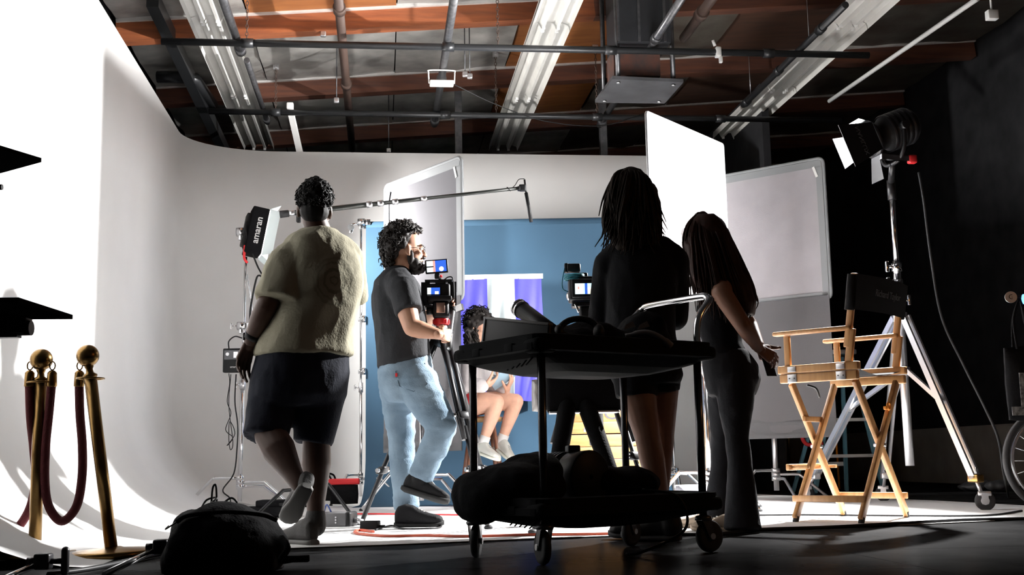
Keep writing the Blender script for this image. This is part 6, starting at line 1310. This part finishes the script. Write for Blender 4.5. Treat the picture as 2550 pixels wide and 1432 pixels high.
# ---------------------------------------------------------------- seated woman on the stool, reading a tablet
d = 9.45
t = thing('person', 'seated person with dark curly hair in a white sweater holding a tablet on the stool', 'person', W(P(1180, 1040, d).dot(R0), d, SH))
f = (R0 * .80 - HX * .42 - VZ * .42).normalized(); up = (VZ + R0 * .4).normalized()
b = MB(); q, A = head(b, P(1192, 815, d), f, up, .98); limb(b, [(q(0, -.03, -.06), .05), (P(1172, 862, d), .055), (P(1168, 885, d), .07)])
sv = (HX + R0 * .1).normalized(); fv = (R0 - HX * .1).normalized()
b.loft([ring(1166, 878, d, .12, .08, sv, fv), ring(1164, 930, d, .14, .11, sv, fv), ring(1162, 990, d, .14, .115, sv, fv), ring(1166, 1022, d, .16, .13, sv, fv)], 20)
RS, RE, RW_ = P(1166, 890, 9.24), P(1168, 956, 9.16), P(1206, 962, 9.12); LS, LE, LW_ = P(1172, 890, 9.64), P(1222, 962, 9.62), P(1262, 972, 9.42)
limb(b, [(P(1166, 882, 9.35), .06), (RS, .05), (RE, .04), (RW_, .027)]); limb(b, [(P(1168, 882, 9.55), .06), (LS, .05), (LE, .04), (LW_, .027)])
RK, RA = P(1236, 1002, 9.22), P(1200, 1112, 9.24); LK, LA = P(1284, 1000, 9.42), P(1246, 1108, 9.44)
limb(b, [(P(1166, 1010, 9.34), .098), (P(1200, 1002, 9.27), .086), (RK, .064), (RK.lerp(RA, .3), .060), (RK.lerp(RA, .8), .038), (RA, .036)], 18); limb(b, [(P(1172, 1010, 9.55), .098), (P(1230, 1000, 9.48), .084), (LK, .064), (LK.lerp(LA, .3), .058), (LK.lerp(LA, .8), .038), (LA, .036)], 18)
tq = P(1258, 936, 9.30)
hr = hand(RW_, P(1238, 948, 9.20) - RW_, VZ * .7 + HX * .5, VZ * .3 - HX, (.35, .45, .35), 1.05, .10, .3, .9); hl = hand(LW_, P(1276, 944, 9.36) - LW_, -R0 * .6 + VZ * .2 + HX * .2, -HX * .2 - R0 * .8, (.25, .4, .3), 1.05, .12, .3, .8)
link('body', joinmesh('body', [bake(b, .007, 3), hr, hl]), LIGHT, t); eyes(q, A, t, .98)
hb_ = MB(); hb_.ell(q(0, -.028, .048), (.088, .104, .100), A, 20, 12); curls(hb_, q(0, -.03, .045), A, (.094, .112, .105), 200, .010, .018, lambda a: (a.z > .3 and a.y < .8) or a.y < 0, 12, .008)
rnd = random.Random(5)
for k in range(150):
    px, py = rnd.uniform(1158, 1192), rnd.uniform(800, 868); 
    if px > 1178 and py > 830: px -= 14
    hb_.ell(P(px, py, rnd.uniform(9.30, 9.62)), rnd.uniform(.014, .024), None, 8, 6)
gg = locks(q(0, -.03, .045), A, (.092, .110, .104), 160, lambda a: (a.z > .3 and a.y < .7) or a.y < -.1, 22, .0055, .05, .012)
for k in range(60):
    px, py = rnd.uniform(1160, 1190), rnd.uniform(815, 850); dd_ = rnd.uniform(9.28, 9.6); ph = rnd.uniform(0, 6)
    gg.tube([P(px, py, dd_) + V((.014 * math.cos(ph + j), .014 * math.sin(ph + j), -.016 * j)) for j in range(9)], .006, 5)
link('hair', joinmesh('hair', [bake(hb_, .008, 1), gg.mesh('s')]), 'hair_brn', t)
M['sweater'] = mat('white_sweater', (.62, .58, .58), .9, spec=.1, bump=.35, bscale=60)
b = MB(); b.loft([ring(1170, 862, d, .07, .06, sv, fv), ring(1168, 876, d, .13, .09, sv, fv), ring(1166, 905, d, .165, .125, sv, fv), ring(1164, 950, d, .17, .140, sv, fv), ring(1162, 990, d, .17, .142, sv, fv), ring(1163, 1008, d, .175, .145, sv, fv)], 24, 2.3)
limb(b, [(P(1168, 884, 9.35), .075), (RS, .066), (RE, .060), (RW_.lerp(RE, .14), .050)]); limb(b, [(P(1168, 884, 9.55), .075), (LS, .066), (LE, .058), (LW_.lerp(LE, .15), .046)])
link('sweater', fold(bake(b, .009, 3), .006, (9, 9, 7), 25), 'sweater', t)
b = MB(); b.loft([ring(1164, 1000, d, .17, .145, sv, fv), ring(1168, 1024, d, .175, .15, sv, fv)], 20); limb(b, [(P(1168, 1010, 9.34), .102), (P(1182, 1004, 9.31), .098)]); limb(b, [(P(1174, 1010, 9.55), .102), (P(1195, 1004, 9.52), .094)]); link('shorts', bake(b, .009, 3), 'red', t)
M['sock'] = mat('white_sock', (.80, .79, .78), .9)
for k_, a_ in ((RK, RA), (LK, LA)): MB().cyl(k_.lerp(a_, .76), a_ - (k_ - a_).normalized() * .03, .044, .042, 18).build('sock', 'sock', t)
M['wshoe'] = mat('white_trainer', (.66, .67, .62), .7, bump=.2, bscale=90); M['wsole'] = mat('white_sole', (.75, .76, .66), .6)
hq = P(1180, 1128, 9.26); shoe(hq, P(1242, 1152, 9.12) - hq, VZ + R0 * .3, .25, t, 'wshoe', 'wsole', 1.1, 1, 'shoe', [(RA, .046), (RA - VZ * .02, .046)]); hq = P(1232, 1118, 9.46); shoe(hq, P(1270, 1152, 9.30) - hq, VZ + R0 * .5, .25, t, 'wshoe', 'wsole', 1.1, 1, 'shoe', [(LA, .046), (LA - VZ * .02, .046)])
nS = (-R0 * .50 + HX * .45 + VZ * .74).normalized(); tx = (R0 * .93 + VZ * .40 - HX * .1); tx = (tx - nS * tx.dot(nS)).normalized(); ty = nS.cross(tx).normalized()
t = thing('tablet', 'pale blue tablet held low by the seated person', 'tablet', tq)
MB().box(tq, (.265, .185, .010), (tx, ty, tx.cross(ty)), .004).build('case', mat('tablet_case', (.30, .46, .58), .5), t); MB().box(tq + tx.cross(ty) * (.0055 if tx.cross(ty).dot(VZ) > 0 else -.0055), (.245, .165, .001), (tx, ty, tx.cross(ty))).build('screen', 'screen', t)
for _s in (WORK,): bpy.data.scenes.remove(_s)
